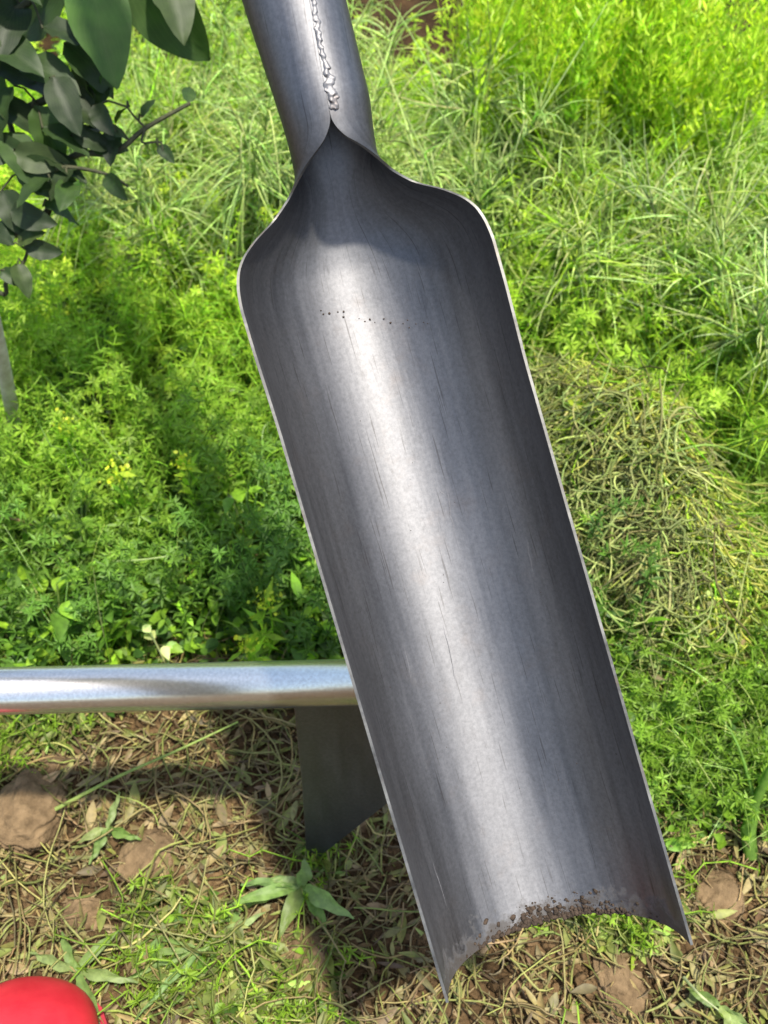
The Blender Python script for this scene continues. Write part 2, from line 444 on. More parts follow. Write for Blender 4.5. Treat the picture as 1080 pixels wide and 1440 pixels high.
# colours (linear)
G_DK = (0.04, 0.095, 0.014); G_MD = (0.085, 0.18, 0.024); G_BR = (0.22, 0.39, 0.03); G_YL = (0.38, 0.54, 0.045)
G_GR = (0.38, 0.48, 0.15); G_PALE = (0.52, 0.60, 0.26); G_BLUE = (0.30, 0.40, 0.15)
STRAW = (0.23, 0.175, 0.075); STRAW_G = (0.18, 0.20, 0.05); STRAW_B = (0.11, 0.075, 0.04); YEL = (0.42, 0.44, 0.06)

def lerp_cols(c0, c1, f):
    return np.asarray(c0)[None] * (1 - f[:, None]) + np.asarray(c1)[None] * f[:, None]

def scatter(n, x0, x1, y0, y1, cond):
    out = []
    got = 0
    while got < n:
        p = np.stack([rng.uniform(x0, x1, n * 2), rng.uniform(y0, y1, n * 2)], 1)
        px, py = proj(p[:, 0], p[:, 1])
        m = cond(p[:, 0], p[:, 1], px, py)
        # nothing beyond what the garden near the frame needs
        p = p[m]; out.append(p); got += len(p)
    return np.concatenate(out)[:n]

def front_edge(x):
    """y of the front edge of the green growth"""
    return np.where(x < 0.12, 0.585 + 0.03 * np.sin(x * 23), 0.585 - 0.17 * np.clip((x - 0.12) / 0.12, 0, 1)) + 0.03 * (fbm(x, x * 0 + 2, 9, 2, 3))

def green(x, y, px, py):
    near = (y > front_edge(x)) & (px > -260) & (px < 1340)
    al, dd = heap_ad(x, y)
    hp = (al / 0.23) ** 4 + np.where(dd < 0, (dd / 0.06) ** 2, (dd / 0.19) ** 2)
    bare = ((px > 480) & (px < 665) & (py < 135)) | ((px > 1015) & (py < 110))
    return near & (hp > 0.45 + rng.random(len(x)) * 0.75) & ~bare

def brightness(x, y):
    """how yellow the growth is by patch"""
    f = np.clip((y - 0.70) / 0.40, 0, 1)
    return np.clip(-0.02 + f * 1.05 + 0.45 * fbm(x, y, 4.0, 2, 6), 0, 1)

# --- cleavers: scrambling stems with whorls of narrow leaflets
def cleavers(acc, P, hmin, hmax, wh=9, leaf=(0.009, 0.015), nl=6, bright=None, lean=0.5):
    n = len(P)
    K = wh
    z0 = hgt(P[:, 0], P[:, 1])
    H = rng.uniform(hmin, hmax, n)
    az = rng.random(n) * 2 * math.pi
    ln_ = rng.uniform(0.1, lean, n) * H
    t = np.linspace(0, 1, K)[None, :]
    wob = 0.006 * np.cumsum(rng.normal(size=(n, K, 2)), 1)
    pts = np.zeros((n, K, 3))
    pts[:, :, 0] = P[:, None, 0] + np.cos(az)[:, None] * ln_[:, None] * t ** 1.5 + wob[:, :, 0]
    pts[:, :, 1] = P[:, None, 1] + np.sin(az)[:, None] * ln_[:, None] * t ** 1.5 + wob[:, :, 1]
    pts[:, :, 2] = z0[:, None] + H[:, None] * np.sin(t * 1.45) 
    b = brightness(P[:, 0], P[:, 1]) if bright is None else np.full(n, bright)
    col = lerp_cols(G_MD, G_YL, b) * (1 + 0.15 * rng.normal(size=(n, 1)))
    col = np.clip(col, 0.01, 0.6)
    tubes(acc, pts, 0.0009, col * 1.15)
    # whorls
    m = K - 2
    B = pts[:, 2:, :].reshape(-1, 3)
    tg = norm(np.gradient(pts, axis=1))[:, 2:, :].reshape(-1, 3)
    ref = norm(rng.normal(size=B.shape)); a = norm(np.cross(tg, ref)); c2 = np.cross(tg, a)
    cc = np.repeat(col, m, 0)
    tt = np.tile(np.linspace(0.3, 1, m), n)
    for k in range(nl):
        th = 2 * math.pi * k / nl + rng.normal(0, 0.25, len(B))
        d = a * np.cos(th)[:, None] + c2 * np.sin(th)[:, None] + tg * rng.uniform(0.1, 0.6, (len(B), 1))
        L = rng.uniform(*leaf, len(B)) * (1.15 - 0.35 * tt)
        leaves(acc, B, d, tg, L, L * 0.26, np.clip(cc * (0.85 + 0.35 * tt[:, None]) * (1 + 0.1 * rng.normal(size=(len(B), 1))), 0.01, 0.7), curl=0.2, fold=0.1, kind='small')

def chickweed(acc, P, hmin, hmax, npl=7, size=(0.009, 0.02), cols=(G_DK, G_MD, G_BR)):
    n = len(P)
    z0 = hgt(P[:, 0], P[:, 1])
    B = np.repeat(np.stack([P[:, 0], P[:, 1], z0], 1), npl, 0)
    m = len(B)
    off = rdir(m, 0.1, 1.0) * rng.uniform(hmin, hmax, (m, 1)) * np.array([0.7, 0.7, 1.0])
    tip = B + off
    mid = B + off * 0.5 + rng.normal(0, 0.006, (m, 3))
    pts = np.stack([B, mid, tip], 1)
    col = pal(m, *cols)
    tubes(acc, pts, 0.0006, col)
    for k in range(2):
        d = norm(off) * 0.2 + rdir(m, -0.25, 0.5)
        L = rng.uniform(*size, m)
        leaves(acc, tip, d, rdir(m, 0.55, 1.0), L, L * rng.uniform(0.4, 0.75, m), col * rng.uniform(0.8, 1.25, (m, 1)), curl=0.15, fold=0.12)

def threads(acc, B, D, L, r, col, droop, K=6):
    n = len(B)
    t = np.linspace(0, 1, K)[None, :, None]
    D = norm(D)
    sidew = norm(rng.normal(size=(n, 3)))
    pts = B[:, None] + D[:, None] * (L[:, None, None] * t) + np.array([0, 0, -1.0])[None, None] * (droop * L)[:, None, None] * t ** 2 \
        + sidew[:, None] * (0.42 * L * rng.normal(size=n))[:, None, None] * t ** 2
    rad = np.broadcast_to(r, (n,))[:, None] * (1.0 - 0.75 * np.linspace(0, 1, K)[None] ** 2)
    tubes(acc, pts, rad, col)

def wisps(acc, P, hmin, hmax, cols, r=0.0006, K=6, droop=0.6, n_per=1):
    """thin arching blades / stalks"""
    P = np.repeat(P, n_per, 0); n = len(P)
    z0 = hgt(P[:, 0], P[:, 1]); L = rng.uniform(hmin, hmax, n); az = rng.random(n) * 6.283
    sp = rng.uniform(0.1, 1.0, n) * droop
    t = np.linspace(0, 1, K)[None]
    pts = np.zeros((n, K, 3))
    rr = L[:, None] * sp[:, None] * t ** 1.6
    pts[..., 0] = P[:, None, 0] + np.cos(az)[:, None] * rr
    pts[..., 1] = P[:, None, 1] + np.sin(az)[:, None] * rr
    pts[..., 2] = z0[:, None] + L[:, None] * (t - 0.45 * sp[:, None] * t ** 2.5)
    tubes(acc, pts, r * (1.2 - 0.8 * t) * np.ones((n, 1)), pal(n, *cols))

# lush growth on the left and beyond
acc = Acc()
P = scatter(1500, -1.15, 0.30, 0.55, 1.75, green)
cleavers(acc, P, 0.07, 0.17, wh=10, leaf=(0.007, 0.014))
P = scatter(700, -1.15, 0.30, 0.55, 1.75, green)
cleavers(acc, P, 0.08, 0.18, wh=8, leaf=(0.012, 0.020), nl=5)
P = scatter(260, -1.1, 0.25, 0.60, 1.3, green)
cleavers(acc, P, 0.16, 0.24, wh=14, leaf=(0.009, 0.016), lean=0.35)
P = scatter(900, -1.15, 0.30, 0.74, 1.75, green)
m = len(P) * 26; k = np.repeat(np.arange(len(P)), 26)
hh = rng.uniform(0.05, 0.15, len(P))[k] + rng.uniform(-0.03, 0.03, m)
TB = np.stack([P[k, 0] + rng.normal(0, 0.012, m), P[k, 1] + rng.normal(0, 0.012, m), hgt(P[k, 0], P[k, 1]) + hh], 1)
bb = np.clip(brightness(P[:, 0], P[:, 1]) + 0.2, 0, 1)[k]
_cc = np.clip(lerp_cols(G_BR, (0.30, 0.50, 0.05), bb) * (1 + 0.15 * rng.normal(size=(m, 1))), 0.01, 0.7)
P = scatter(900, -1.5, 1.5, 1.6, 3.6, green)
cleavers(acc, P, 0.10, 0.22, wh=8, leaf=(0.014, 0.022))
P = scatter(2600, -1.15, 0.25, 0.55, 1.3, green)
chickweed(acc, P, 0.02, 0.085)
P = scatter(900, -1.5, 1.5, 1.2, 3.6, green)
chickweed(acc, P, 0.04, 0.12, size=(0.015, 0.03))
P = scatter(1500, -1.1, 0.3, 0.56, 1.6, green)
wisps(acc, P, 0.07, 0.17, (G_MD, G_BR, G_PALE))
threads(acc, TB, rdir(len(TB), 0.0, 0.95), rng.uniform(0.012, 0.032, len(TB)), rng.uniform(0.0005, 0.0009, len(TB)), _cc, rng.uniform(-0.1, 0.6, len(TB)), K=4)
P = scatter(260, -1.1, 0.3, 0.56, 1.6, green)
wisps(acc, P, 0.06, 0.2, (STRAW, STRAW_G, G_PALE), r=0.0008)
P = scatter(700, -1.1, 0.3, 0.56, 1.4, green)
m = len(P); L = rng.uniform(0.02, 0.045, m)
leaves(acc, np.stack([P[:, 0], P[:, 1], hgt(P[:, 0], P[:, 1]) + rng.uniform(0.02, 0.09, m)], 1), rdir(m, -0.3, 0.7), rdir(m, 0.2, 1), L, L * rng.uniform(0.15, 0.4, m), pal(m, G_DK, G_MD, G_BR, G_GR), curl=0.35, fold=0.2)
tag(acc.build('cleaver_weeds', M_FOL), 'low bright green carpet of whorled cleavers and chickweed behind the silver pole', 'weeds', kind='stuff')

# finer growth on the right
acc = Acc()
P = scatter(1500, 0.12, 1.4, 0.36, 1.0, green)
cleavers(acc, P, 0.04, 0.09, wh=8, leaf=(0.007, 0.013), bright=0.25)
P = scatter(1500, 0.2, 1.4, 0.85, 1.7, green)
cleavers(acc, P, 0.10, 0.20, wh=10, leaf=(0.012, 0.02), bright=0.62)
P = scatter(1300, 0.12, 1.2, 0.36, 1.1, green)
chickweed(acc, P, 0.015, 0.05, size=(0.006, 0.014))
P = scatter(2600, 0.14, 1.1, 0.37, 0.8, green)
wisps(acc, P, 0.04, 0.11, (G_MD, G_BR, G_PALE, G_GR), droop=1.0)
P = scatter(2200, 0.2, 1.3, 0.8, 1.7, green)
wisps(acc, P, 0.10, 0.22, (G_BR, G_YL, G_MD), droop=0.9, r=0.0007)
tag(acc.build('fine_weeds', M_FOL), 'fine soft green weeds and thin grass along the right of the shovel', 'weeds', kind='stuff')

# ------------------------------------------------------------------ straw litter, cuttings, crumbs on the soil
def litter(acc, P, lmin, lmax, rmin, rmax, cols, lift=0.012, K=8, bend=0.5, z=None, slope=0.25):
    n = len(P)
    L = rng.uniform(lmin, lmax, n) ; az = rng.random(n) * 6.283
    t = np.linspace(-0.5, 0.5, K)[None]
    ba = rng.normal(0, bend, n)[:, None]
    a = az[:, None] + ba * t * 2 + np.cumsum(rng.normal(0, 1, (n, K)) * rng.choice([0.05, 0.12, 0.3], (n, 1)), 1)
    dx = np.cumsum(np.cos(a), 1) / K * L[:, None]; dy = np.cumsum(np.sin(a), 1) / K * L[:, None]
    X = P[:, None, 0] + dx - dx.mean(1, keepdims=True); Y = P[:, None, 1] + dy - dy.mean(1, keepdims=True)
    zz = hgt(X, Y)
    zc = zz.max(1, keepdims=True) * 0.5 + zz * 0.5
    Z = zc + rng.uniform(0.0, lift, (n, 1)) + t * rng.normal(0, slope, (n, 1)) * L[:, None] + np.abs(rng.normal(0, 0.002, (n, K)))
    pts = np.stack([X, Y, Z], -1)
    r = rng.uniform(rmin, rmax, (n, 1)) * (1.1 - 0.9 * np.abs(t) ** 1.5)
    tubes(acc, pts, r, pal(n, *cols, jit=0.25))

def soilzone(x, y, px, py):
    return (y < front_edge(x) + 0.05) & (px > -200) & (px < 1280)
acc = Acc()
P = scatter(3600, -0.9, 0.9, 0.12, 0.70, soilzone)
litter(acc, P, 0.012, 0.065, 0.0003, 0.0012, (STRAW, STRAW_G, STRAW_B, STRAW, (0.28, 0.22, 0.11)), lift=0.012, bend=0.3)
P = scatter(5200, -0.9, 0.9, 0.12, 0.70, soilzone)
m = len(P); L = rng.uniform(0.006, 0.03, m)
leaves(acc, np.stack([P[:, 0], P[:, 1], hgt(P[:, 0], P[:, 1]) + rng.uniform(0.001, 0.009, m)], 1), rdir(m, -0.15, 0.25), rdir(m, 0.5, 1), L, L * rng.uniform(0.1, 0.4, m), pal(m, STRAW, STRAW_B, STRAW_G, (0.23, 0.18, 0.09), (0.14, 0.15, 0.04)), curl=rng.uniform(-0.2, 0.3, m), fold=0.2)
P = scatter(650, -0.9, 0.9, 0.12, 0.70, soilzone)
litter(acc, P, 0.05, 0.15, 0.0006, 0.0012, (STRAW, STRAW_G, (0.28, 0.27, 0.09)), lift=0.02, bend=0.6)
P = scatter(2600, -0.9, 0.9, 0.55, 1.1, lambda x, y, px, py: ((px > -200) & (px < 1280)))
litter(acc, P, 0.03, 0.10, 0.0005, 0.001, (STRAW_G, STRAW_B, STRAW), lift=0.03, bend=0.8)
tag(acc.build('straw_litter', M_DRY), 'dry straw and pale stalks strewn over the brown soil in front', 'straw', kind='stuff')

acc = Acc()
def tuftzone(x, y, px, py):
    f = fbm(x, y, 9.0, 2, 8)
    return (y < front_edge(x) + 0.05) & (px > -150) & (px < 1230) & (f > 0.10 + 0.25 * np.clip((x + 0.08) / 0.06, 0, 1))
P = scatter(260, -0.7, 0.7, 0.14, 0.62, tuftzone)
cleavers(acc, P, 0.015, 0.05, wh=7, leaf=(0.006, 0.012), nl=5, bright=0.45, lean=2.2)
P = scatter(900, -0.7, 0.7, 0.14, 0.62, tuftzone)
litter(acc, P, 0.02, 0.09, 0.0004, 0.0013, (STRAW_G, (0.21, 0.22, 0.06), (0.12, 0.17, 0.03), (0.27, 0.27, 0.11)), lift=0.025, bend=0.7)
P = scatter(2600, -0.7, 0.7, 0.14, 0.62, tuftzone)
m = len(P); L = rng.uniform(0.006, 0.022, m)
leaves(acc, np.stack([P[:, 0], P[:, 1], hgt(P[:, 0], P[:, 1]) + rng.uniform(0.002, 0.02, m)], 1), rdir(m, -0.2, 0.6), rdir(m, 0.4, 1), L, L * rng.uniform(0.15, 0.4, m), pal(m, STRAW_G, (0.2, 0.23, 0.06), (0.10, 0.16, 0.03), (0.16, 0.19, 0.05)), curl=0.1, fold=0.15)
P = scatter(500, -0.7, 0.7, 0.14, 0.62, tuftzone)
chickweed(acc, P, 0.004, 0.02, npl=3, size=(0.006, 0.016), cols=(G_MD, G_GR, STRAW_G, G_BR))
tag(acc.build('wilted_cuttings', M_FOL), 'wilting yellow green weed cuttings scattered on the bare soil', 'cuttings', kind='stuff')

# crumbs
def blob_batch(acc, C, r, col, squash=0.75):
    base = np.array([[0, 0, 1], [.9, 0, .35], [.28, .85, .35], [-.73, .53, .35], [-.73, -.53, .35], [.28, -.85, .35],
                     [.73, .53, -.4], [-.28, .85, -.4], [-.9, 0, -.4], [-.28, -.85, -.4], [.73, -.53, -.4], [0, 0, -1]])
    f = np.array([[0, 1, 2], [0, 2, 3], [0, 3, 4], [0, 4, 5], [0, 5, 1], [1, 6, 2], [2, 7, 3], [3, 8, 4], [4, 9, 5], [5, 10, 1],
                  [6, 7, 2], [7, 8, 3], [8, 9, 4], [9, 10, 5], [10, 6, 1], [11, 7, 6], [11, 8, 7], [11, 9, 8], [11, 10, 9], [11, 6, 10]])
    n = len(C)
    a = rng.random(n) * 6.283; ca, sa = np.cos(a), np.sin(a)
    v = base[None] * (1 + 0.28 * rng.normal(size=(n, 12, 1))) * r[:, None, None]
    v[..., 2] *= squash
    x = v[..., 0] * ca[:, None] - v[..., 1] * sa[:, None]; y = v[..., 0] * sa[:, None] + v[..., 1] * ca[:, None]
    v = np.stack([x, y, v[..., 2]], -1) + C[:, None]
    acc.add(v, np.repeat(col[:, None], 12, 1), tris=f[None] + (np.arange(n) * 12)[:, None, None])
acc = Acc()
P = scatter(15000, -0.8, 0.8, 0.12, 0.66, soilzone)
r = 0.0012 + 0.006 * rng.random(len(P)) ** 4
blob_batch(acc, np.stack([P[:, 0], P[:, 1], hgt(P[:, 0], P[:, 1]) + r * 0.3], 1), r, pal(len(P), (0.2, 0.14, 0.08)))
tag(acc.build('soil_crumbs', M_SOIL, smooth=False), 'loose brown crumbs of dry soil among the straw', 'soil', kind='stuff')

# ------------------------------------------------------------------ clods
def clod(px, py, r, label, squash=0.6, seed=0):
    c = gz(px, py, 0.015)
    import bmesh
    bm = bmesh.new(); bmesh.ops.create_icosphere(bm, subdivisions=4, radius=1.0)
    bmesh.ops.subdivide_edges(bm, edges=bm.edges[:], cuts=1, use_grid_fill=True)
    for v in bm.verts:
        p = np.array(v.co)
        k = 1 + 0.28 * float(fbm(np.array(p[0] * 1.3 + seed + p[2]), np.array(p[1] * 1.3 + p[2] * 0.7), 1.0, 3, seed)) * 1.3 \
            + 0.16 * float(fbm(np.array(p[0] + p[2] * 2 + 5), np.array(p[1] - p[2] + seed), 4.0, 5, seed + 2)) - 0.14 * abs(float(fbm(np.array(p[0] + 9 + p[2]), np.array(p[1] + 3), 2.5, 3, seed + 5)))
        v.co = Vector((p[0] * k * r, p[1] * k * r * 0.8, p[2] * k * r * squash))
    me = bpy.data.meshes.new('soil_clod'); bm.to_mesh(me); bm.free()
    for p in me.polygons: p.use_smooth = True
    me.materials.append(M_CLOD)
    o = bpy.data.objects.new('soil_clod', me); COL.objects.link(o)
    o.location = (c[0], c[1], float(hgt(c[0], c[1])) + r * squash * 0.25); o.rotation_euler = (0.1, 0.05, seed * 1.3)
    tag(o, label, 'clod of soil', 'clods of soil on the bare ground')
clod(38, 1135, 0.042, 'large pale brown clod at the left edge below the silver pole', seed=1)
clod(70, 1062, 0.018, 'small brown clod just under the silver pole at the left', seed=2)
clod(205, 1200, 0.030, 'flat reddish clod beside the green cuttings, left of the hoe blade', 0.4, seed=3)
clod(425, 1345, 0.034, 'broad brown clod below the wilted broad leaf weed', 0.5, seed=4)
clod(110, 1280, 0.022, 'rounded clod between the straw above the red boot', seed=5)
clod(880, 1375, 0.034, 'low straw covered clod under the open end of the scoop', 0.4, seed=6)
clod(1020, 1250, 0.026, 'dark brown clod beside the right tip of the scoop', 0.5, seed=8)

# ------------------------------------------------------------------ heap of pulled weeds
acc = Acc(); accd = Acc()
n = 6800
al = rng.uniform(-0.22, 0.22, n); dd = rng.uniform(-0.05, 0.22, n)
P = np.stack([HEAP[0] + al * HA[0] + dd * HN[0], HEAP[1] + al * HA[1] + dd * HN[1]], 1)
keep = (al / 0.23) ** 2 + (np.where(dd < 0, dd * 2.6, dd) / 0.20) ** 2 < 0.75 + 0.5 * rng.random(n)
al, dd, P = al[keep], dd[keep], P[keep]
fresh = rng.random(len(P)) < 0.12 + 0.85 * np.exp(-((dd + 0.005 + 0.02 * np.sin(al * 25)) / 0.052) ** 2)
L_ = P[fresh][::3]
litter(acc, L_, 0.07, 0.15, 0.0006, 0.0013, ((0.44, 0.46, 0.10), (0.34, 0.36, 0.10), G_BR), lift=0.05, bend=0.5, slope=0.3)
litter(acc, P[fresh], 0.025, 0.09, 0.0005, 0.0017, ((0.46, 0.48, 0.09), G_YL, (0.40, 0.42, 0.10), (0.3, 0.3, 0.08), G_BR), lift=0.05, bend=1.3, slope=0.35)
litter(accd, P[~fresh], 0.02, 0.12, 0.0004, 0.0014, (STRAW_G, (0.22, 0.28, 0.08), (0.26, 0.33, 0.09), (0.34, 0.38, 0.13), (0.14, 0.13, 0.05)), lift=0.07, bend=1.3, slope=0.4)  # drying stalks; the darker olive mix also paints the heap's shaded side
litter(accd, P, 0.02, 0.08, 0.0005, 0.0011, (STRAW, STRAW_G, (0.28, 0.33, 0.12)), lift=0.02, bend=0.8, slope=0.3)
Q = P[fresh][:260]
Q = P[fresh][:700]; m = len(Q)
B = np.stack([Q[:, 0], Q[:, 1], hgt(Q[:, 0], Q[:, 1]) + rng.uniform(0.01, 0.045, m)], 1)
for k in range(5):
    L = rng.uniform(0.008, 0.02, m)
    leaves(acc, B + rng.normal(0, 0.006, (m, 3)), rdir(m, -0.3, 0.9), rdir(m, 0.2, 1), L, L * 0.35, pal(m, (0.42, 0.46, 0.07), G_YL, G_YL), kind='small')
Q2 = P[~fresh][:1800]; m2 = len(Q2)
B2 = np.stack([Q2[:, 0], Q2[:, 1], hgt(Q2[:, 0], Q2[:, 1]) + rng.uniform(0.004, 0.04, m2)], 1)
for k in range(3):
    L = rng.uniform(0.006, 0.02, m2)
    leaves(accd, B2 + rng.normal(0, 0.008, (m2, 3)), rdir(m2, -0.4, 0.8), rdir(m2, 0.0, 1), L, L * rng.uniform(0.2, 0.6, m2), pal(m2, STRAW_G, G_MD, STRAW_B, G_GR), kind='small')
hp = empty('weed_heap', (HEAP[0], HEAP[1], 0), 'low heap of pulled weeds with a yellow green crest and drying brown stalks toned darker as its shaded side', 'weed heap')
o1 = acc.build('fresh_stalks', M_FOL, hp, (HEAP[0], HEAP[1], 0)); o1['kind'] = 'stuff'
o2 = accd.build('dry_shaded_stalks', M_DRY, hp, (HEAP[0], HEAP[1], 0)); o2['kind'] = 'stuff'

# ------------------------------------------------------------------ feathery dill plants
def dill(name, px, py, crown, label, cols, stems=9, spread=0.13, nthread=19, tl=(0.035, 0.09), r=0.0011, droop=0.5, cat='dill plant'):
    c = gz(px, py, crown * 0.8)
    base = np.array([c[0], c[1] , float(hgt(c[0], c[1]))])
    st = Acc(); fr = Acc()
    D = rdir(stems, 0.35, 0.95)
    L = rng.uniform(0.75, 1.05, stems) * crown
    K = 7
    t = np.linspace(0, 1, K)[None, :, None]
    out = np.stack([D[:, 0], D[:, 1], np.zeros(stems)], 1)
    pts = base[None, None] + np.array([0, 0, 1.0]) * (L[:, None, None] * t) + out[:, None] * spread * t ** 1.4 + 0.006 * rng.normal(size=(stems, K, 3)) * t
    tubes(st, pts, np.broadcast_to(0.0022 * (1.15 - 0.8 * np.linspace(0, 1, K)[None]), (stems, K)), pal(stems, cols[0], G_PALE), sides=5)
    # side branches
    nb = 5
    Bs = []; Ds = []
    for s in range(stems):
        for b in range(nb):
            f = 0.35 + 0.65 * (b + rng.random()) / nb
            i = min(int(f * (K - 1)), K - 2); g = f * (K - 1) - i
            p = pts[s, i] * (1 - g) + pts[s, i + 1] * g
            d = rdir(1, 0.0, 0.8)[0] + out[s] * 0.5
            Bs.append(p); Ds.append(d / np.linalg.norm(d))
        Bs.append(pts[s, -1]); Ds.append(norm(np.array([out[s, 0] * .5, out[s, 1] * .5, 1.0])))
    Bs = np.array(Bs); Ds = np.array(Ds)
    bl = rng.uniform(0.03, 0.07, len(Bs))
    t2 = np.linspace(0, 1, 5)[None, :, None]
    bp = Bs[:, None] + Ds[:, None] * bl[:, None, None] * t2 + np.array([0, 0, -0.25]) * bl[:, None, None] * t2 ** 2
    tubes(st, bp, np.broadcast_to(0.0011 * (1.1 - 0.6 * np.linspace(0, 1, 5)[None]), (len(Bs), 5)), pal(len(Bs), cols[0], cols[-1]))
    m = len(Bs) * nthread
    k = np.repeat(np.arange(len(Bs)), nthread)
    f = rng.random(m)
    TB = Bs[k] + Ds[k] * (bl[k] * f)[:, None] + np.array([0, 0, -0.25]) * (bl[k] * f ** 2)[:, None]
    TD = Ds[k] * 0.9 + rdir(m) * 0.9 + np.array([0, 0, 0.25])
    threads(fr, TB, TD, 1.25 * rng.uniform(*tl, m) * (1.1 - 0.4 * f), rng.uniform(0.8, 1.4, m) * r, pal(m, *cols), rng.uniform(-0.2, 1.6, m) * droop)
    e = empty(name, base, label, cat, 'feathery plants growing around the shovel')
    o = st.build('stem', M_FOL, e, base); 
    o = fr.build('frond', M_FOL, e, base); o['kind'] = 'stuff'
GY = (G_GR, G_BLUE, G_PALE)
YG = (G_YL, G_BR, G_PALE)
dill('dill_plant', 250, 265, 0.26, 'grey green feathery plant left of the shovel neck, in front of its neighbour', GY)
dill('dill_plant', 345, 205, 0.30, 'tall grey green feathery plant rising close to the left of the socket', GY, tl=(0.05, 0.12), droop=0.9)
dill('dill_plant', 285, 110, 0.30, 'feathery plant behind the dark pepper leaves at the upper left', (G_GR, G_YL, G_PALE))
dill('dill_plant', 560, 170, 0.28, 'feathery plant with pale spidery tips right beside the socket', (G_PALE, G_GR), r=0.0014, tl=(0.05, 0.12), nthread=13)
dill('dill_plant', 640, 235, 0.28, 'dense blue green feathery plant above the right shoulder of the scoop', GY, tl=(0.05, 0.11), droop=0.9)
dill('dill_plant', 745, 290, 0.24, 'darker feathery plant leaning over the right shoulder of the scoop', (G_BLUE, G_GR, G_MD))
dill('dill_plant', 855, 300, 0.24, 'feathery plant with long drooping pale threads at the middle right', (G_GR, G_PALE, G_YL), r=0.0011, tl=(0.05, 0.1), droop=0.9)
dill('dill_plant', 985, 345, 0.22, 'airy yellow green feathery plant under the upright clump', YG, droop=0.6)
dill('dill_plant', 1045, 400, 0.24, 'pale spidery plant with long straight rays at the right edge', (G_PALE, G_GR, (0.34, 0.42, 0.2)), r=0.0013, tl=(0.06, 0.11), droop=0.3)
dill('dill_plant', 1075, 260, 0.24, 'feathery plant at the right edge behind the spidery one', (G_BR, G_GR))
dill('dill_plant', 420, 60, 0.26, 'feathery plant half hidden behind the left side of the socket', GY, droop=0.8)
dill('dill_plant', 200, 190, 0.24, 'feathery plant directly right of the thin pepper twig', (G_GR, G_PALE, G_YL), droop=0.8)
dill('dill_plant', 800, 350, 0.22, 'pale feathery plant below the one with long drooping threads', (G_GR, G_PALE, G_YL), droop=1.0)
dill('dill_plant', 925, 385, 0.20, 'yellowish feathery plant between the spidery plant and the scoop', YG, droop=0.9)
dill('dill_plant', 900, 470, 0.16, 'soft bright green feathery plant just above the weed heap', (G_BR, G_YL, G_MD), r=0.0008, tl=(0.03, 0.06))
dill('dill_plant', 1010, 560, 0.17, 'soft green feathery plant right of the weed heap crest', (G_BR, G_MD, G_YL), r=0.0008, tl=(0.03, 0.06))
dill('dill_plant', 800, 420, 0.14, 'small yellow green feathery plant touching the right rim of the scoop', (G_BR, G_MD), r=0.0008, tl=(0.02, 0.05))
dill('dill_plant', 170, 330, 0.17, 'short vivid green feathery plant below the pepper leaves', (G_YL, G_BR), r=0.0008, tl=(0.02, 0.05))
dill('dill_plant', 290, 400, 0.15, 'short vivid green feathery plant left of the left shoulder of the scoop', (G_YL, G_BR), r=0.0008, tl=(0.02, 0.05))

def upright(px, py, h, label, n=70, spread=0.11):
    c = gz(px, py, h * 0.5)
    base = np.array([c[0], c[1], float(hgt(c[0], c[1]))])
    st = Acc(); fo = Acc()
    K = 16
    D = rdir(n, 0.8, 1.0); t = np.linspace(0, 1, K)[None, :, None]
    L = rng.uniform(0.7, 1.05, n) * h
    st0 = np.stack([rng.normal(0, 0.02, n), rng.normal(0, 0.02, n), np.zeros(n)], 1)
    out = np.stack([D[:, 0], D[:, 1], np.zeros(n)], 1)
    out = out / (np.linalg.norm(out, axis=1, keepdims=True) + 1e-6) * np.sqrt(rng.random((n, 1)))
    pts = base[None, None] + st0[:, None] + out[:, None] * spread * t + np.array([0, 0, 1.0]) * L[:, None, None] * t + 0.004 * rng.normal(size=(n, K, 3)) * t
    col = pal(n, (0.40, 0.52, 0.04), G_YL, (0.34, 0.47, 0.035), jit=0.1)
    tubes(st, pts, np.broadcast_to(0.0016 * (1.1 - 0.8 * np.linspace(0, 1, K)[None]), (n, K)), col)
    B = pts[:, 3:, :].reshape(-1, 3); m = len(B); cc = np.repeat(col, K - 3, 0)
    for k in range(11):
        o = B + rng.normal(0, 0.004, (m, 3)) + np.array([0, 0, 1]) * rng.uniform(-0.01, 0.01, (m, 1))
        d = rdir(m, 0.55, 0.98)
        LL = rng.uniform(0.010, 0.022, m)
        leaves(fo, o, d, rdir(m), LL, LL * 0.25, np.clip(cc * rng.uniform(0.8, 1.3, (m, 1)), 0, 0.8), kind='small')
    e = empty('upright_weed', base, label, 'plant', 'upright yellow green weeds at the back')
    st.build('stem', M_FOL, e, base)
    o = fo.build('foliage', M_FOL, e, base); o['kind'] = 'stuff'
upright(735, 120, 0.40, 'upright yellow green weed beside the dark bare soil patch at the top')
upright(755, 170, 0.46, 'tallest dense upright yellow green weed at the top middle right')
upright(860, 160, 0.48, 'dense upright yellow green weed between two like it near the top')
upright(955, 190, 0.44, 'upright yellow green weed standing at the right end of the bright clump')
upright(810, 245, 0.30, 'shorter bright weed in front of the upright clump', n=44)
upright(1050, 150, 0.30, 'thin upright weed by itself at the right edge of the garden', n=24)

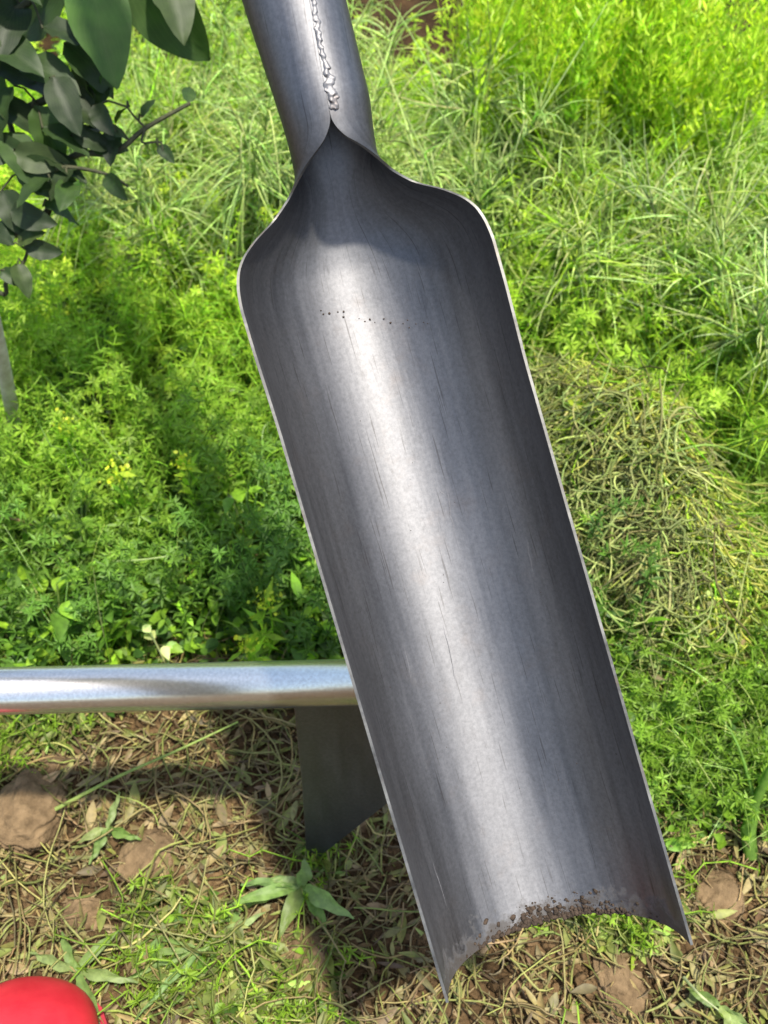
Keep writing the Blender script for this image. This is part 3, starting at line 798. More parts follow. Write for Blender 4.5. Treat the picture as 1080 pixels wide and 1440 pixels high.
# ------------------------------------------------------------------ small single plants
def broadleaf(px, py, z, label, n, size, cols, zlo=0.0):
    c = gz(px, py, z)
    base = np.array([c[0], c[1], float(hgt(c[0], c[1]))])
    st = Acc(); e = empty('broadleaf_weed', base, label, 'plant', 'round leaved weeds in the low growth')
    for i in range(n):
        a = rng.random() * 6.283; rr = rng.uniform(0.2, 1.0) * size * 1.2
        tip = base + np.array([math.cos(a) * rr, math.sin(a) * rr, z * rng.uniform(0.75, 1.1) ])
        st_p = np.stack([base, (base + tip) / 2 + np.array([0, 0, z * 0.12]), tip])[None]
        tubes(st, st_p, 0.0009, pal(1, G_PALE), sides=4)
        la = Acc(); L = rng.uniform(0.7, 1.1) * size
        leaves(la, tip[None], np.array([[math.cos(a), math.sin(a), 0.1]]), np.array([[0.4 * rng.normal(), 0.4 * rng.normal() - 0.1, 1.0]]), np.array([L]), np.array([L * 0.72]), pal(1, *cols, jit=0.1), curl=rng.uniform(0.1, 0.5), fold=0.2)
        la.build('leaf', M_FOL, e, base)
    st.build('stem', M_FOL, e, base)
broadleaf(60, 830, 0.10, 'pale round leaved weed just above the pole at the left edge', 9, 0.03, (G_BR, G_MD, (0.2, 0.3, 0.08)))
broadleaf(150, 810, 0.09, 'small round leaved weed right of the pale one above the pole', 5, 0.022, (G_BR, G_MD))
broadleaf(338, 690, 0.12, 'bright weed with two round leaves near the left rim of the scoop', 4, 0.024, (G_BR, G_MD))
broadleaf(90, 700, 0.11, 'round leaved weed in the middle of the left growth', 5, 0.024, (G_BR, G_MD))
broadleaf(225, 900, 0.07, 'low round leaved weed touching the top of the pole', 6, 0.02, (G_BR, G_PALE))
broadleaf(905, 1010, 0.05, 'small round leaved weed beside the right rim of the scoop', 6, 0.02, (G_MD, G_GR))
broadleaf(930, 1165, 0.03, 'low round leaved weed at the front of the right growth', 5, 0.016, (G_BR, G_MD))

def mustard(px, py, h, label, lean=(0, 0)):
    c = gz(px, py, h)
    base = np.array([c[0] - lean[0], c[1] - lean[1], 0.0]); base[2] = float(hgt(base[0], base[1]))
    top = np.array([c[0], c[1], h])
    t = np.linspace(0, 1, 8)[:, None]
    st = Acc(); pts = base * (1 - t) + top * t + np.array([0.01, 0, 0]) * np.sin(t * 3)
    tubes(st, pts[None], 0.0010, pal(1, G_BR), sides=5)
    fo = Acc(); n = 46
    f = rng.uniform(0.3, 1, n); B = base * (1 - f[:, None]) + top * f[:, None]
    L = rng.uniform(0.012, 0.03, n)
    leaves(fo, B, rdir(n, 0.1, 0.9), rdir(n, 0.2, 1), L, L * 0.25, pal(n, G_BR, G_YL), kind='small')
    fl = Acc(); n = 46
    B = top + rng.normal(0, 0.007, (n, 3))
    L = rng.uniform(0.003, 0.006, n)
    leaves(fl, B, rdir(n, 0.0, 1), rdir(n, 0.3, 1), L, L * 0.8, pal(n, (0.55, 0.60, 0.04), (0.42, 0.5, 0.04)), fold=0.1, kind='mid')
    e = empty('flowering_weed', base, label, 'plant', 'weeds with small yellow flower heads')
    st.build('stem', M_FOL, e, base)
    o = fo.build('foliage', M_FOL, e, base); o['kind'] = 'stuff'
    o = fl.build('flower_head', M_FOL, e, base)
mustard(258, 650, 0.17, 'tallest stem with a tiny yellow flower head, left of the scoop', (0.0, -0.03))
mustard(165, 665, 0.16, 'bright green stem with a yellowish tip, left of the flowering one', (0.01, -0.02))
mustard(375, 845, 0.12, 'yellow flower head low beside the left rim above the pole', (0.02, 0.01))
mustard(345, 910, 0.10, 'yellow flower head touching the top edge of the pole', (-0.01, 0.01))
mustard(95, 595, 0.15, 'yellow budded stem near the pale stake', (0.02, 0.01))

# single long stalks
def stalk(name, P3, r, col, label, cat='stalk', group=None, mat=None):
    P3 = np.array(P3, float)
    k = len(P3); tt = np.linspace(0, k - 1, 24); out = []
    for x in tt:      # catmull-rom
        i = min(int(x), k - 2); f = x - i
        p0 = P3[max(i - 1, 0)]; p1 = P3[i]; p2 = P3[i + 1]; p3 = P3[min(i + 2, k - 1)]
        out.append(0.5 * ((2 * p1) + (-p0 + p2) * f + (2 * p0 - 5 * p1 + 4 * p2 - p3) * f * f + (-p0 + 3 * p1 - 3 * p2 + p3) * f ** 3))
    out = np.array(out)
    a = Acc(); rad = r * (1.05 - 0.6 * np.linspace(0, 1, 24))[None]
    tubes(a, out[None], rad, np.array([col]), sides=7)
    o = a.build(name, mat or M_FOL, None, out[0])
    return tag(o, label, cat, group)
def gp(px, py, z): 
    p = gz(px, py, z); return p
stalk('grass_stalk', [gp(78, 1138, 0.02), gp(160, 1095, 0.035), gp(250, 1055, 0.05), gp(335, 1015, 0.06)], 0.0019, (0.28, 0.36, 0.10), 'straight pale green stalk lying on the cuttings below the silver pole')
stalk('grass_stalk', [gp(805, 655, 0.14), gp(925, 640, 0.19), gp(1000, 626, 0.20), gp(1075, 652, 0.16)], 0.0016, (0.25, 0.38, 0.08), 'arched pale stalk bowing over the weed heap to the right edge')
stalk('grass_stalk', [gp(885, 580, 0.10), gp(905, 520, 0.16), gp(950, 475, 0.20), gp(1010, 450, 0.22)], 0.0014, (0.22, 0.35, 0.08), 'thin arched stalk rising above the weed heap')
stalk('grass_stalk', [gp(805, 305, 0.2), gp(870, 268, 0.28), gp(930, 268, 0.30), gp(1000, 320, 0.26)], 0.0018, (0.34, 0.42, 0.18), 'pale arching stalk among the feathery plants at the upper right')
stalk('grass_stalk', [gp(35, 495, 0.08), gp(90, 560, 0.12), gp(150, 620, 0.12), gp(235, 735, 0.07)], 0.0012, (0.26, 0.38, 0.10), 'long thin stalk slanting through the cleavers at the left')
stalk('grass_stalk', [gp(150, 790, 0.10), gp(200, 787, 0.13), gp(250, 780, 0.13)], 0.0012, (0.36, 0.44, 0.2), 'short pale level stalk above the pole in the left growth')
stalk('grass_stalk', [gp(400, 590, 0.06), gp(372, 600, 0.15), gp(368, 650, 0.12), gp(360, 690, 0.06)], 0.0011, (0.28, 0.38, 0.15), 'hooked pale stalk close to the left rim of the scoop')
stalk('grass_stalk', [gp(962, 1375, 0.01), gp(985, 1400, 0.03), gp(1010, 1420, 0.02)], 0.0015, (0.42, 0.45, 0.28), 'pale curved stalk on the soil right of the scoop tip')
stalk('brown_twig', [gp(-30, 722, 0.10), gp(10, 727, 0.11), gp(48, 738, 0.09)], 0.0028, (0.30, 0.20, 0.10), 'short brown twig at the left edge above the pole', 'twig', mat=M_DRY)

# garlic like shoot at the right edge
b0 = gp(1062, 1200, 0.0)
a = Acc()
pp = np.array([gp(1056, 1205, 0.0), gp(1052, 1170, 0.02), gp(1062, 1130, 0.045), gp(1082, 1085, 0.09), gp(1110, 1030, 0.13)])
tubes(a, pp[None], np.array([[0.0065, 0.0072, 0.0045, 0.0035, 0.002]]), np.array([[0.14, 0.26, 0.04]]), sides=9)
e = empty('onion_shoot', pp[0], 'thick curved green onion shoot at the right edge', 'plant')
a.build('stem', M_FOL, e, pp[0])
for dx, dy, L in ((0.03, 0.05, 0.09), (-0.03, 0.06, 0.08)):
    a = Acc()
    q = pp[2]; t = np.linspace(0, 1, 6)[:, None]
    tubes(a, (q + np.array([dx, dy, L]) * t - np.array([0, 0, 0.03]) * t ** 3)[None], 0.0022 * (1.1 - np.linspace(0, 1, 6))[None], np.array([[0.16, 0.30, 0.05]]), sides=5)
    a.build('leaf', M_FOL, e, pp[0])

# wilted broad leaf weeds on the soil
def wilted(px, py, label, specs, z=0.02):
    c = gz(px, py, z); c[2] = float(hgt(c[0], c[1]))
    e = empty('wilted_weed', c, label, 'wilted weed', 'uprooted leafy weeds lying on the soil')
    st = Acc()
    for (ax, ay, L, W, h) in specs:
        W = W * 0.75; ax += rng.normal() * 0.3; ay += rng.normal() * 0.3
        d = np.array([[ax, ay, h]]); b = c + np.array([0, 0, 0.02])
        nn = np.array([[rng.normal() * 0.7, -0.2 + rng.normal() * 0.7, 1.0]])
        la = Acc()
        # leaf in fine stations with a wavy edge
        K = 9; u = np.linspace(0, 1, K); wv = np.sin(np.pi * np.clip(u * 0.97 + 0.03, 0, 1) ** 0.75) * 0.5 * W
        dn = norm(d)[0]; sd = norm(np.cross(dn, nn[0])); n2 = np.cross(sd, dn)
        rows = []
        for i in range(K):
            p = b + dn * L * u[i] - np.array([0, 0, 1]) * L * 0.35 * u[i] ** 2
            p[2] = max(p[2], float(hgt(p[0], p[1])) + 0.004)
            for s in (-1, -0.5, 0, 0.5, 1):
                rows.append(p + sd * s * wv[i] + n2 * (abs(s) * 0.4 * wv[i] + 0.0022 * math.sin(i * 1.9 + s * 3)))
        v = np.array(rows); idx = np.arange(K * 5).reshape(K, 5)
        q = np.stack([idx[:-1, :-1], idx[:-1, 1:], idx[1:, 1:], idx[1:, :-1]], -1)
        la.add(v, pal(1, (0.18, 0.27, 0.08), (0.27, 0.36, 0.13), (0.14, 0.22, 0.05), jit=0.08)[0], quads=q)
        la.build('leaf', M_FOL, e, c)
        tubes(st, np.array([[c + np.array([0, 0, 0.004]), c + np.array([0, 0, 0.014]), b]]), 0.0016, np.array([[0.3, 0.36, 0.18]]), sides=5)
    st.build('stem', M_FOL, e, c)
wilted(425, 1245, 'wilted weed with drooping pale green leaves below the hoe blade', [
    (-1, 0.25, 0.075, 0.016, .3), (-1, -0.05, 0.06, 0.018, .3), (-0.7, -0.5, 0.05, 0.02, .2), (0.9, -0.35, 0.06, 0.022, .5),
    (0.5, 0.3, 0.04, 0.02, .7), (0.9, -0.7, 0.045, 0.018, .2), (-0.4, 0.6, 0.035, 0.015, .6), (-1, -0.6, 0.07, 0.018, .1)])
wilted(285, 1335, 'wilted grassy weed with long narrow leaves left of the broad clod', [
    (1, 0.35, 0.065, 0.014, .3), (1, 0.05, 0.06, 0.013, .2), (-1, 0.0, 0.08, 0.006, .3), (-1, -0.35, 0.10, 0.008, .15),
    (-0.6, -0.5, 0.08, 0.008, .2), (-0.9, 0.1, 0.10, 0.005, .2), (0.6, 0.6, 0.05, 0.010, .3)])
wilted(150, 1165, 'pale limp weed leaves on the soil left of the hoe blade', [
    (1, 0.1, 0.035, 0.014, .2), (-0.9, -0.3, 0.03, 0.012, .2), (0.3, -0.9, 0.035, 0.013, .2), (0.2, 0.7, 0.04, 0.01, .3)])
wilted(1015, 1412, 'small pale wilted leaf cluster at the lower right of the scoop tip', [
    (1, 0.1, 0.035, 0.016, .2), (-0.6, 0.5, 0.03, 0.014, .3), (0.4, -0.6, 0.03, 0.012, .2)])
wilted(110, 1370, 'wilted dark green leaves just above the red boot', [
    (1, -0.3, 0.055, 0.014, .2), (0.8, -1.0, 0.06, 0.014, .2), (-0.9, 0.2, 0.05, 0.014, .2), (0.6, 0.4, 0.05, 0.012, .3), (-0.5, .8, 0.04, 0.012, .3)])

# ------------------------------------------------------------------ pale stake at the left edge
def lathe_tube(name, P0, P1, r0, r1, mat, parent=None, seg=24, rings=20, wob=0.0, origin=None, cap=True):
    P0 = np.array(P0, float); P1 = np.array(P1, float); ax = P1 - P0; L = np.linalg.norm(ax); ax = ax / L
    ref = np.array([0, 0, 1.0]) if abs(ax[2]) < 0.9 else np.array([1.0, 0, 0])
    a_ = norm(np.cross(ax, ref)); b_ = np.cross(ax, a_)
    vs = []; uv = []
    for i in range(rings + 1):
        f = i / rings; r = r0 * (1 - f) + r1 * f
        c = P0 + ax * L * f + a_ * wob * math.sin(f * 7) + b_ * wob * math.cos(f * 5)
        for j in range(seg):
            th = 2 * math.pi * j / seg
            vs.append(c + (a_ * math.cos(th) + b_ * math.sin(th)) * r)
            uv.append((j / seg, f * L * 3))
    faces = []
    for i in range(rings):
        for j in range(seg):
            j2 = (j + 1) % seg
            faces.append((i * seg + j, i * seg + j2, (i + 1) * seg + j2, (i + 1) * seg + j))
    if cap:
        faces.append(tuple(range(seg))[::-1]); faces.append(tuple(rings * seg + j for j in range(seg)))
    org = np.array(origin) if origin is not None else P0
    me = bpy.data.meshes.new(name); me.from_pydata([tuple(v - org) for v in vs], [], faces)
    ul = me.uv_layers.new(name='UVMap')
    for p in me.polygons:
        p.use_smooth = len(p.vertices) == 4
        js = [v % seg for v in p.vertices]; wrap = max(js) - min(js) > 1
        for li, vi in zip(p.loop_indices, p.vertices):
            u_, v_ = uv[vi]
            if wrap and len(p.vertices) == 4 and vi % seg == 0: u_ = 1.0
            ul.data[li].uv = (u_, v_)
    me.materials.append(mat)
    o = bpy.data.objects.new(name, me); COL.objects.link(o)
    if parent is not None: o.parent = parent
    else: o.location = org
    return o
b = gz(16, 612, 0.03); t_ = at(-14, 455, np.dot(b - CAM, FW) * 0.80)
o = lathe_tube('wooden_stake', (b[0], b[1], -0.03), b + (t_ - b) * 1.6, 0.0085, 0.0075, M_WOOD, wob=0.0015)
tag(o, 'pale bare wooden stake standing in the weeds at the left edge', 'stake')

# ------------------------------------------------------------------ pepper shrub at the upper left
def leaf_mesh(seed, L=0.078, W=0.047, col=(0.05, 0.09, 0.035)):
    r_ = random.Random(seed)
    K = 11; J = 7
    vs = []; uvs = []
    for i in range(K):
        u = i / (K - 1)
        w_ = W * 0.5 * (math.sin(math.pi * u ** 0.78) ** 0.7) * (1 - 0.12 * u) if 0 < i < K - 1 else 0.0006
        for j in range(J):
            s = -1 + 2 * j / (J - 1)
            z = 0.30 * w_ * abs(s) - 0.55 * L * (u ** 2) * 0.5 + 0.0018 * math.sin(u * 17 + s * 2 + seed) * abs(s) + 0.0012 * math.sin(u * 31 + seed)
            vs.append((u * L, s * w_ + 0.004 * math.sin(u * 3 + seed), z)); uvs.append((u, s))
    f = [(i * J + j, i * J + j + 1, (i + 1) * J + j + 1, (i + 1) * J + j) for i in range(K - 1) for j in range(J - 1)]
    me = bpy.data.meshes.new('leaf'); me.from_pydata(vs, [], f)
    ul = me.uv_layers.new(name='UVMap')
    for p in me.polygons:
        p.use_smooth = True
        for li, vi in zip(p.loop_indices, p.vertices): ul.data[li].uv = uvs[vi]
    at_ = me.attributes.new('tint', 'FLOAT_COLOR', 'POINT')
    at_.data.foreach_set('color', np.tile(np.array([*col, 1.0], np.float32), len(vs)))
    me.materials.append(M_LEAF)
    return me
LM = [leaf_mesh(i, col=c) for i, c in enumerate([(0.025, 0.05, 0.013), (0.032, 0.066, 0.014), (0.022, 0.038, 0.014), (0.05, 0.11, 0.018), (0.042, 0.066, 0.02)])]
sb = np.array([-0.80, 1.12, 0.0]); sb[2] = float(hgt(sb[0], sb[1]))
shrub = empty('pepper_shrub', sb, 'leafy shrub with broad dark green pointed leaves reaching in at the upper left', 'shrub')
def branch(pts, r0, r1):
    pts = np.array(pts); k = len(pts); tt = np.linspace(0, k - 1, 6 * (k - 1) + 1); out = []
    for x in tt:
        i = min(int(x), k - 2); f = x - i
        p0 = pts[max(i - 1, 0)]; p1 = pts[i]; p2 = pts[i + 1]; p3 = pts[min(i + 2, k - 1)]
        out.append(0.5 * ((2 * p1) + (-p0 + p2) * f + (2 * p0 - 5 * p1 + 4 * p2 - p3) * f * f + (-p0 + 3 * p1 - 3 * p2 + p3) * f ** 3))
    out = np.array(out); a = Acc()
    tubes(a, out[None], np.linspace(r0, r1, len(out))[None], np.array([[0.1, 0.1, 0.05]]), sides=8)
    a.build('branch', M_BARK, shrub, sb)
    return out
hub = np.array([-0.62, 1.02, 0.36])
tr = Acc(); tubes(tr, np.array([[sb, sb + [0.02, -0.02, 0.15], sb + [0.08, -0.05, 0.27], hub]]), np.array([[0.011, 0.010, 0.009, 0.007]]), np.array([[0.1, 0.09, 0.06]]), sides=10)
tr.build('trunk', M_BARK, shrub, sb)
def leaf_at(p, d, nrm, sc, k):
    d = Vector(d).normalized(); nv = Vector(nrm); y = nv.cross(d).normalized(); z = d.cross(y).normalized()
    M = Matrix((d, y, z)).transposed().to_4x4()
    o = bpy.data.objects.new('leaf', LM[k % len(LM)]); COL.objects.link(o); o.parent = shrub
    o.matrix_local = Matrix.Translation(Vector(p) - Vector(sb)) @ M @ Matrix.Scale(sc, 4)
dpt = 1.05
B1 = branch([hub, at(20, 330, 1.0), at(95, 225, 0.98), at(160, 215, 0.97), at(205, 180, 0.97), at(268, 145, 0.97)], 0.0045, 0.0018)
B2 = branch([hub, at(10, 160, 0.98), at(90, 120, 0.96), at(150, 60, 0.95), at(215, -30, 0.95)], 0.005, 0.0018)
B3 = branch([at(10, 160, 0.98), at(40, 240, 0.97), at(95, 235, 0.96), at(150, 245, 0.96), at(180, 262, 0.96)], 0.003, 0.0011)
B4 = branch([hub, at(-20, 400, 1.02), at(10, 395, 1.0), at(35, 365, 0.99), at(42, 330, 0.98)], 0.003, 0.0013)
B5 = branch([hub, at(-60, 60, 0.95), at(30, 10, 0.93), at(110, -60, 0.93), at(180, -130, 0.93)], 0.005, 0.002)
B6 = branch([at(205, 180, 0.97), at(200, 200, 0.965), at(225, 200, 0.96), at(229, 212, 0.96)], 0.0013, 0.0009)
B7 = branch([at(205, 180, 0.97), at(190, 165, 0.965), at(178, 150, 0.96)], 0.0012, 0.0009)
def scr(dx, dy, dz=0.0):   # direction given as right / down / towards the viewer
    return RX * dx - UP * dy - FW * dz
R_ = random.Random(4)
specs = [ # px py depth dx dy scale
    (165, -40, 0.93, 0.55, 1.0, 1.45, 1), (130, -30, 0.93, 0.15, 1.0, 1.35, 3), (95, -30, 0.92, -0.35, 1.0, 1.3, 0), (235, -50, 0.94, 0.35, 1, 1.0, 4),
    (20, 0, 0.93, 0.2, 1, 1.3, 2), (60, 40, 0.92, 0.9, 0.35, 1.0, 2), (-20, 60, 0.93, 1.0, 0.4, 1.3, 0), (70, 110, 0.93, 0.5, 0.8, 1.1, 2),
    (20, 120, 0.94, 0.1, 1, 1.2, 0), (110, 90, 0.94, 0.1, 1.0, 0.9, 4), (140, 95, 0.95, -0.3, 1, 0.8, 3), (-10, 150, 0.95, 0.8, 0.7, 1.2, 2),
    (60, 180, 0.95, 0.8, 0.4, 1.0, 0), (100, 190, 0.95, 0.4, 1.0, 0.8, 2), (20, 210, 0.95, 0.6, 0.9, 1.0, 4), (130, 150, 0.95, 0.4, 1.0, 0.7, 2),
    (148, 246, 0.96, 0.35, 1.0, 0.62, 0), (105, 235, 0.96, -0.5, 0.9, 0.8, 2), (70, 250, 0.96, -0.2, 1, 0.9, 0), (40, 260, 0.97, 0.8, 0.6, 0.8, 4),
    (0, 270, 0.97, 0.6, 0.7, 1.0, 2), (60, 290, 0.97, 0.3, 1.0, 0.75, 1), (25, 340, 0.98, 0.4, -1, 0.6, 4), (10, 345, 0.98, -0.2, -1, 0.6, 0),
    (35, 350, 0.98, 0.9, 0.4, 0.45, 2), (0, 380, 0.99, 0.6, 0.8, 0.55, 0), (-30, 320, 0.98, 0.6, 0.8, 0.9, 2), (25, 370, 0.99, 0.1, 1, 0.45, 4),
    (-40, -40, 0.9, 0.9, 0.5, 1.3, 0), (60, -50, 0.91, -0.1, 1.0, 1.4, 3), (-30, 20, 0.92, 0.5, 0.9, 1.3, 4), (-50, 210, 0.95, 0.9, 0.2, 1.2, 0),
    (200, 165, 0.965, 0.5, -0.9, 0.28, 0), (265, 145, 0.97, 0.1, -1, 0.34, 1), (222, 205, 0.96, 0.4, 1.0, 0.28, 0), (182, 150, 0.965, -0.8, 0.6, 0.34, 0),
    (30, 90, 0.94, 0.9, 0.5, 1.2, 0), (45, 150, 0.95, 0.6, 0.9, 1.2, 1), (85, 150, 0.95, 0.9, 0.6, 1.1, 2), (0, 190, 0.95, 0.9, 0.7, 1.2, 1), (20, 240, 0.96, 1, 0.3, 1.1, 0),
    (90, 60, 0.93, 0.6, 0.9, 1.2, 0), (60, 220, 0.96, 0.7, 1.0, 0.9, 2), (95, 255, 0.96, 0.4, 1.0, 0.8, 1), (125, 120, 0.95, 0.3, 1.0, 0.9, 2), (15, 300, 0.97, 0.8, 0.8, 0.9, 2), (-10, 100, 0.94, 1, 0.1, 1.3, 2), (120, 180, 0.96, 0.9, 0.3, 0.8, 0),
    (160, 180, 0.97, 0.2, 1.0, 0.5, 2), (130, 205, 0.97, 0.8, 0.9, 0.45, 0), (150, 120, 0.96, -0.8, 0.5, 0.7, 2), (120, 60, 0.95, 0.6, 0.8, 0.9, 0)]
BR = np.concatenate([B1, B2, B3, B4, B5, B6, B7])
for q_, (px, py, dp, dx, dy, sc, k) in enumerate(specs):
    if q_ > 3 and sc > 0.5: sc *= 0.66
    lp = at(px, py, dp)
    nb_ = BR[np.argmin(np.linalg.norm(BR - lp, axis=1))]
    if np.linalg.norm(nb_ - lp) > 0.004:
        pa_ = Acc(); md_ = (nb_ + lp) / 2 + np.array([0, 0, 0.006])
        tubes(pa_, np.array([[nb_, md_, lp]]), 0.0011, np.array([[0.1, 0.14, 0.04]]), sides=5)
        pa_.build('petiole', M_BARK, shrub, sb)
    leaf_at(lp, scr(dx + R_.gauss(0, 0.45), dy * R_.uniform(0.0, 1.1), R_.uniform(-0.5, 0.5)), scr(R_.uniform(-0.9, 0.6), R_.uniform(-0.9, 0.4), 1.0), sc * 1.0, k)
# crown of the shrub above and outside the frame
for i in range(70):
    p = np.array([-0.86, 1.0, 0.58]) + np.array([R_.gauss(0, 0.2), R_.gauss(0, 0.17), R_.gauss(0, 0.10)])
    X, Y = proj(p[0], p[1], p[2])
    if X > -30 and Y > -60: continue
    if X > 330: continue
    leaf_at(p, (R_.uniform(-1, 1), R_.uniform(-1, 1), R_.uniform(-0.9, 0.2)), (R_.uniform(-.4, .4), R_.uniform(-.4, .4), 1), R_.uniform(0.8, 1.3), i)
for k in range(6):
    a_ = k * 1.05
    branch([hub, hub + np.array([math.cos(a_) * 0.05, math.sin(a_) * 0.05, 0.12]), hub + np.array([math.cos(a_) * 0.18, math.sin(a_) * 0.16, 0.27])], 0.005, 0.0015)

# ------------------------------------------------------------------ red boot
def red_boot():
    c0 = gz(0, 1492, 0.05)
    base = np.array([c0[0], c0[1], 0.0])
    e = empty('red_boot', (base[0], base[1] - 0.1, 0.0), 'shiny red ankle boot whose rounded toe shows in the lower left corner', 'boot')
    org = np.array([base[0], base[1] - 0.1, 0.0])
    # (y along foot, half width, bottom z, top z)
    st = [(-0.135, .004, .03, .05), (-0.13, .022, .016, .30), (-0.11, .034, .012, .305), (-0.08, .039, .012, .31), (-0.05, .041, .012, .31), (-0.02, .042, .012, .30),
          (0.00, .043, .012, .135), (0.03, .045, .012, .112), (0.06, .049, .012, .098), (0.09, .052, .012, .090), (0.115, .051, .012, .082), (0.135, .045, .012, .072), (0.150, .034, .014, .058), (0.158, .020, .02, .045), (0.161, .004, .028, .034)]
    # foot: rings across y
    seg = 28; vs = []; fs = []
    foot = [(-0.125, .006, .035, .05), (-0.118, .026, .014, .085), (-0.10, .036, .012, .12), (-0.07, .040, .012, .14), (-0.03, .042, .012, .14), (0.0, .043, .012, .128)] + st[7:]
    for (y, hw, zb, zt) in foot:
        for j in range(seg):
            th = 2 * math.pi * j / seg
            cx, sz = math.cos(th), math.sin(th)
            x = hw * math.copysign(abs(cx) ** 0.8, cx); z = (zb + zt) / 2 + (zt - zb) / 2 * math.copysign(abs(sz) ** 0.85, sz)
            vs.append((x, y + 0.0, z))
    nr = len(foot)
    for i in range(nr - 1):
        for j in range(seg):
            j2 = (j + 1) % seg
            fs.append((i * seg + j, (i + 1) * seg + j, (i + 1) * seg + j2, i * seg + j2))
    fs.append(tuple(range(seg))); fs.append(tuple((nr - 1) * seg + j for j in range(seg))[::-1])
    me = bpy.data.meshes.new('upper'); me.from_pydata(vs, [], fs)
    for p in me.polygons: p.use_smooth = True
    me.materials.append(M_BOOT)
    o = bpy.data.objects.new('upper', me); COL.objects.link(o); o.parent = e
    md = o.modifiers.new('s', 'SUBSURF'); md.levels = 1; md.render_levels = 1
    # shaft
    sv = []; sf = []
    prof = [(0.10, .040, .052), (0.13, .040, .050), (0.155, .042, .052), (0.16, .041, .050), (0.155, .037, .046), (0.11, .036, .044)]
    for (z, rx, ry) in prof:
        for j in range(seg):
            th = 2 * math.pi * j / seg; sv.append((rx * math.cos(th), -0.06 + ry * math.sin(th), z))
    for i in range(len(prof) - 1):
        for j in range(seg):
            j2 = (j + 1) % seg; sf.append((i * seg + j, i * seg + j2, (i + 1) * seg + j2, (i + 1) * seg + j))
    me = bpy.data.meshes.new('shaft'); me.from_pydata(sv, [], sf)
    for p in me.polygons: p.use_smooth = True
    me.materials.append(M_BOOT)
    o = bpy.data.objects.new('shaft', me); COL.objects.link(o); o.parent = e
    # sole
    ov = []; of = []
    out = [(f[0], f[1] + 0.001) for f in foot]
    ring = [(-w_, y) for y, w_ in out] + [(w_, y) for y, w_ in out[::-1]]
    for z in (-0.004, 0.016):
        for (x, y) in ring: ov.append((x, y * 1.005, z))
    m = len(ring)
    for j in range(m): of.append((j, (j + 1) % m, m + (j + 1) % m, m + j))
    of.append(tuple(range(m))[::-1]); of.append(tuple(m + j for j in range(m)))
    me = bpy.data.meshes.new('sole'); me.from_pydata(ov, [], of); me.materials.append(M_SOLE)
    o = bpy.data.objects.new('sole', me); COL.objects.link(o); o.parent = e
    e.rotation_euler = (0, 0, math.radians(-8)); e.scale = (1.15, 1.15, 1.15)
    e.location = (base[0], base[1] - 0.12, 0.004)
red_boot()

# ------------------------------------------------------------------ hoe: silver tube with a dark blade
tip = gz(430, 1207, 0.004)
ytube = tip[1] + 0.028
def on_y(px, py, y):
    d = FW + RX * (px - 540) / FPX + UP * (720 - py) / FPX
    return CAM + d * (y / d[1])
A = on_y(-10, 972, ytube - 0.004); Bp = on_y(485, 960, ytube)
dirv = (Bp - A); dirv /= np.linalg.norm(dirv)
P1 = Bp + dirv * 0.055
P0 = A - dirv * 0.95
hoe = empty('hoe', tip, 'hoe with level silver tube handle and dark steel blade in the soil', 'hoe')
HR = 0.0178
lathe_tube('handle', P0, P1, HR, HR, M_CHROME, hoe, seg=48, rings=2, origin=tip)
lathe_tube('end_cap', P1 - dirv * 0.001, P1 + dirv * 0.006, HR * 1.06, HR * 1.02, M_DARKSTEEL, hoe, seg=48, rings=1, origin=tip)
# blade: plate hanging under the tube down to the soil
x0 = on_y(413, 990, ytube)[0]; zt = Bp[2] - HR * 0.55
tipd = tip.copy(); tipd[2] -= 0.02
pl_top_l = np.array([x0, ytube + 0.002, zt]); pl_top_r = np.array([P1[0] + 0.0, ytube + 0.002, zt])
slope_pt = gz(540, 1122, 0.045)
# lower edge climbs to the right
yr = ytube - 0.012
low_r = on_y(640, 1055, yr)
prof = [pl_top_l, pl_top_l * 0.5 + tipd * 0.5 + np.array([0.0015, 0, 0]), tipd, tipd * 0.5 + low_r * 0.5, low_r, np.array([low_r[0], ytube + 0.002, zt])]
vs = [tuple(p - tip) for p in prof] + [tuple(p - tip + np.array([0, 0.004, 0.001])) for p in prof]
k = len(prof)
fs = [tuple(range(k)), tuple(range(2 * k - 1, k - 1, -1))] + [(i, i + k, (i + 1) % k + k, (i + 1) % k) for i in range(k)]
me = bpy.data.meshes.new('blade'); me.from_pydata(vs, [], fs)
ul = me.uv_layers.new(name='UVMap')
for p in me.polygons:
    for li, vi in zip(p.loop_indices, p.vertices): ul.data[li].uv = (vs[vi][0] * 5, vs[vi][2] * 5)
me.materials.append(M_DARKSTEEL)
o = bpy.data.objects.new('blade', me); COL.objects.link(o); o.parent = hoe
bv = o.modifiers.new('b', 'BEVEL'); bv.width = 0.0008; bv.segments = 2

# ------------------------------------------------------------------ the scoop shovel
DEP = 0.54
PXM = DEP / FPX                 # metres per photo pixel at the shovel's distance
O = at(458, 150, DEP)
adir2 = np.array([0.2790, 0.9603])       # towards the tip: right, down
roll = math.radians(-3.0)
AX = RX * adir2[0] - UP * adir2[1] + FW * 0.012
AX = AX / np.linalg.norm(AX)
TX = RX * adir2[1] + UP * adir2[0]; TX = TX - AX * np.dot(TX, AX); TX /= np.linalg.norm(TX)
NZ = np.cross(AX, TX); 
if np.dot(NZ, FW) > 0: NZ = -NZ
TX, NZ = TX * math.cos(roll) + NZ * math.sin(roll), NZ * math.cos(roll) - TX * math.sin(roll)

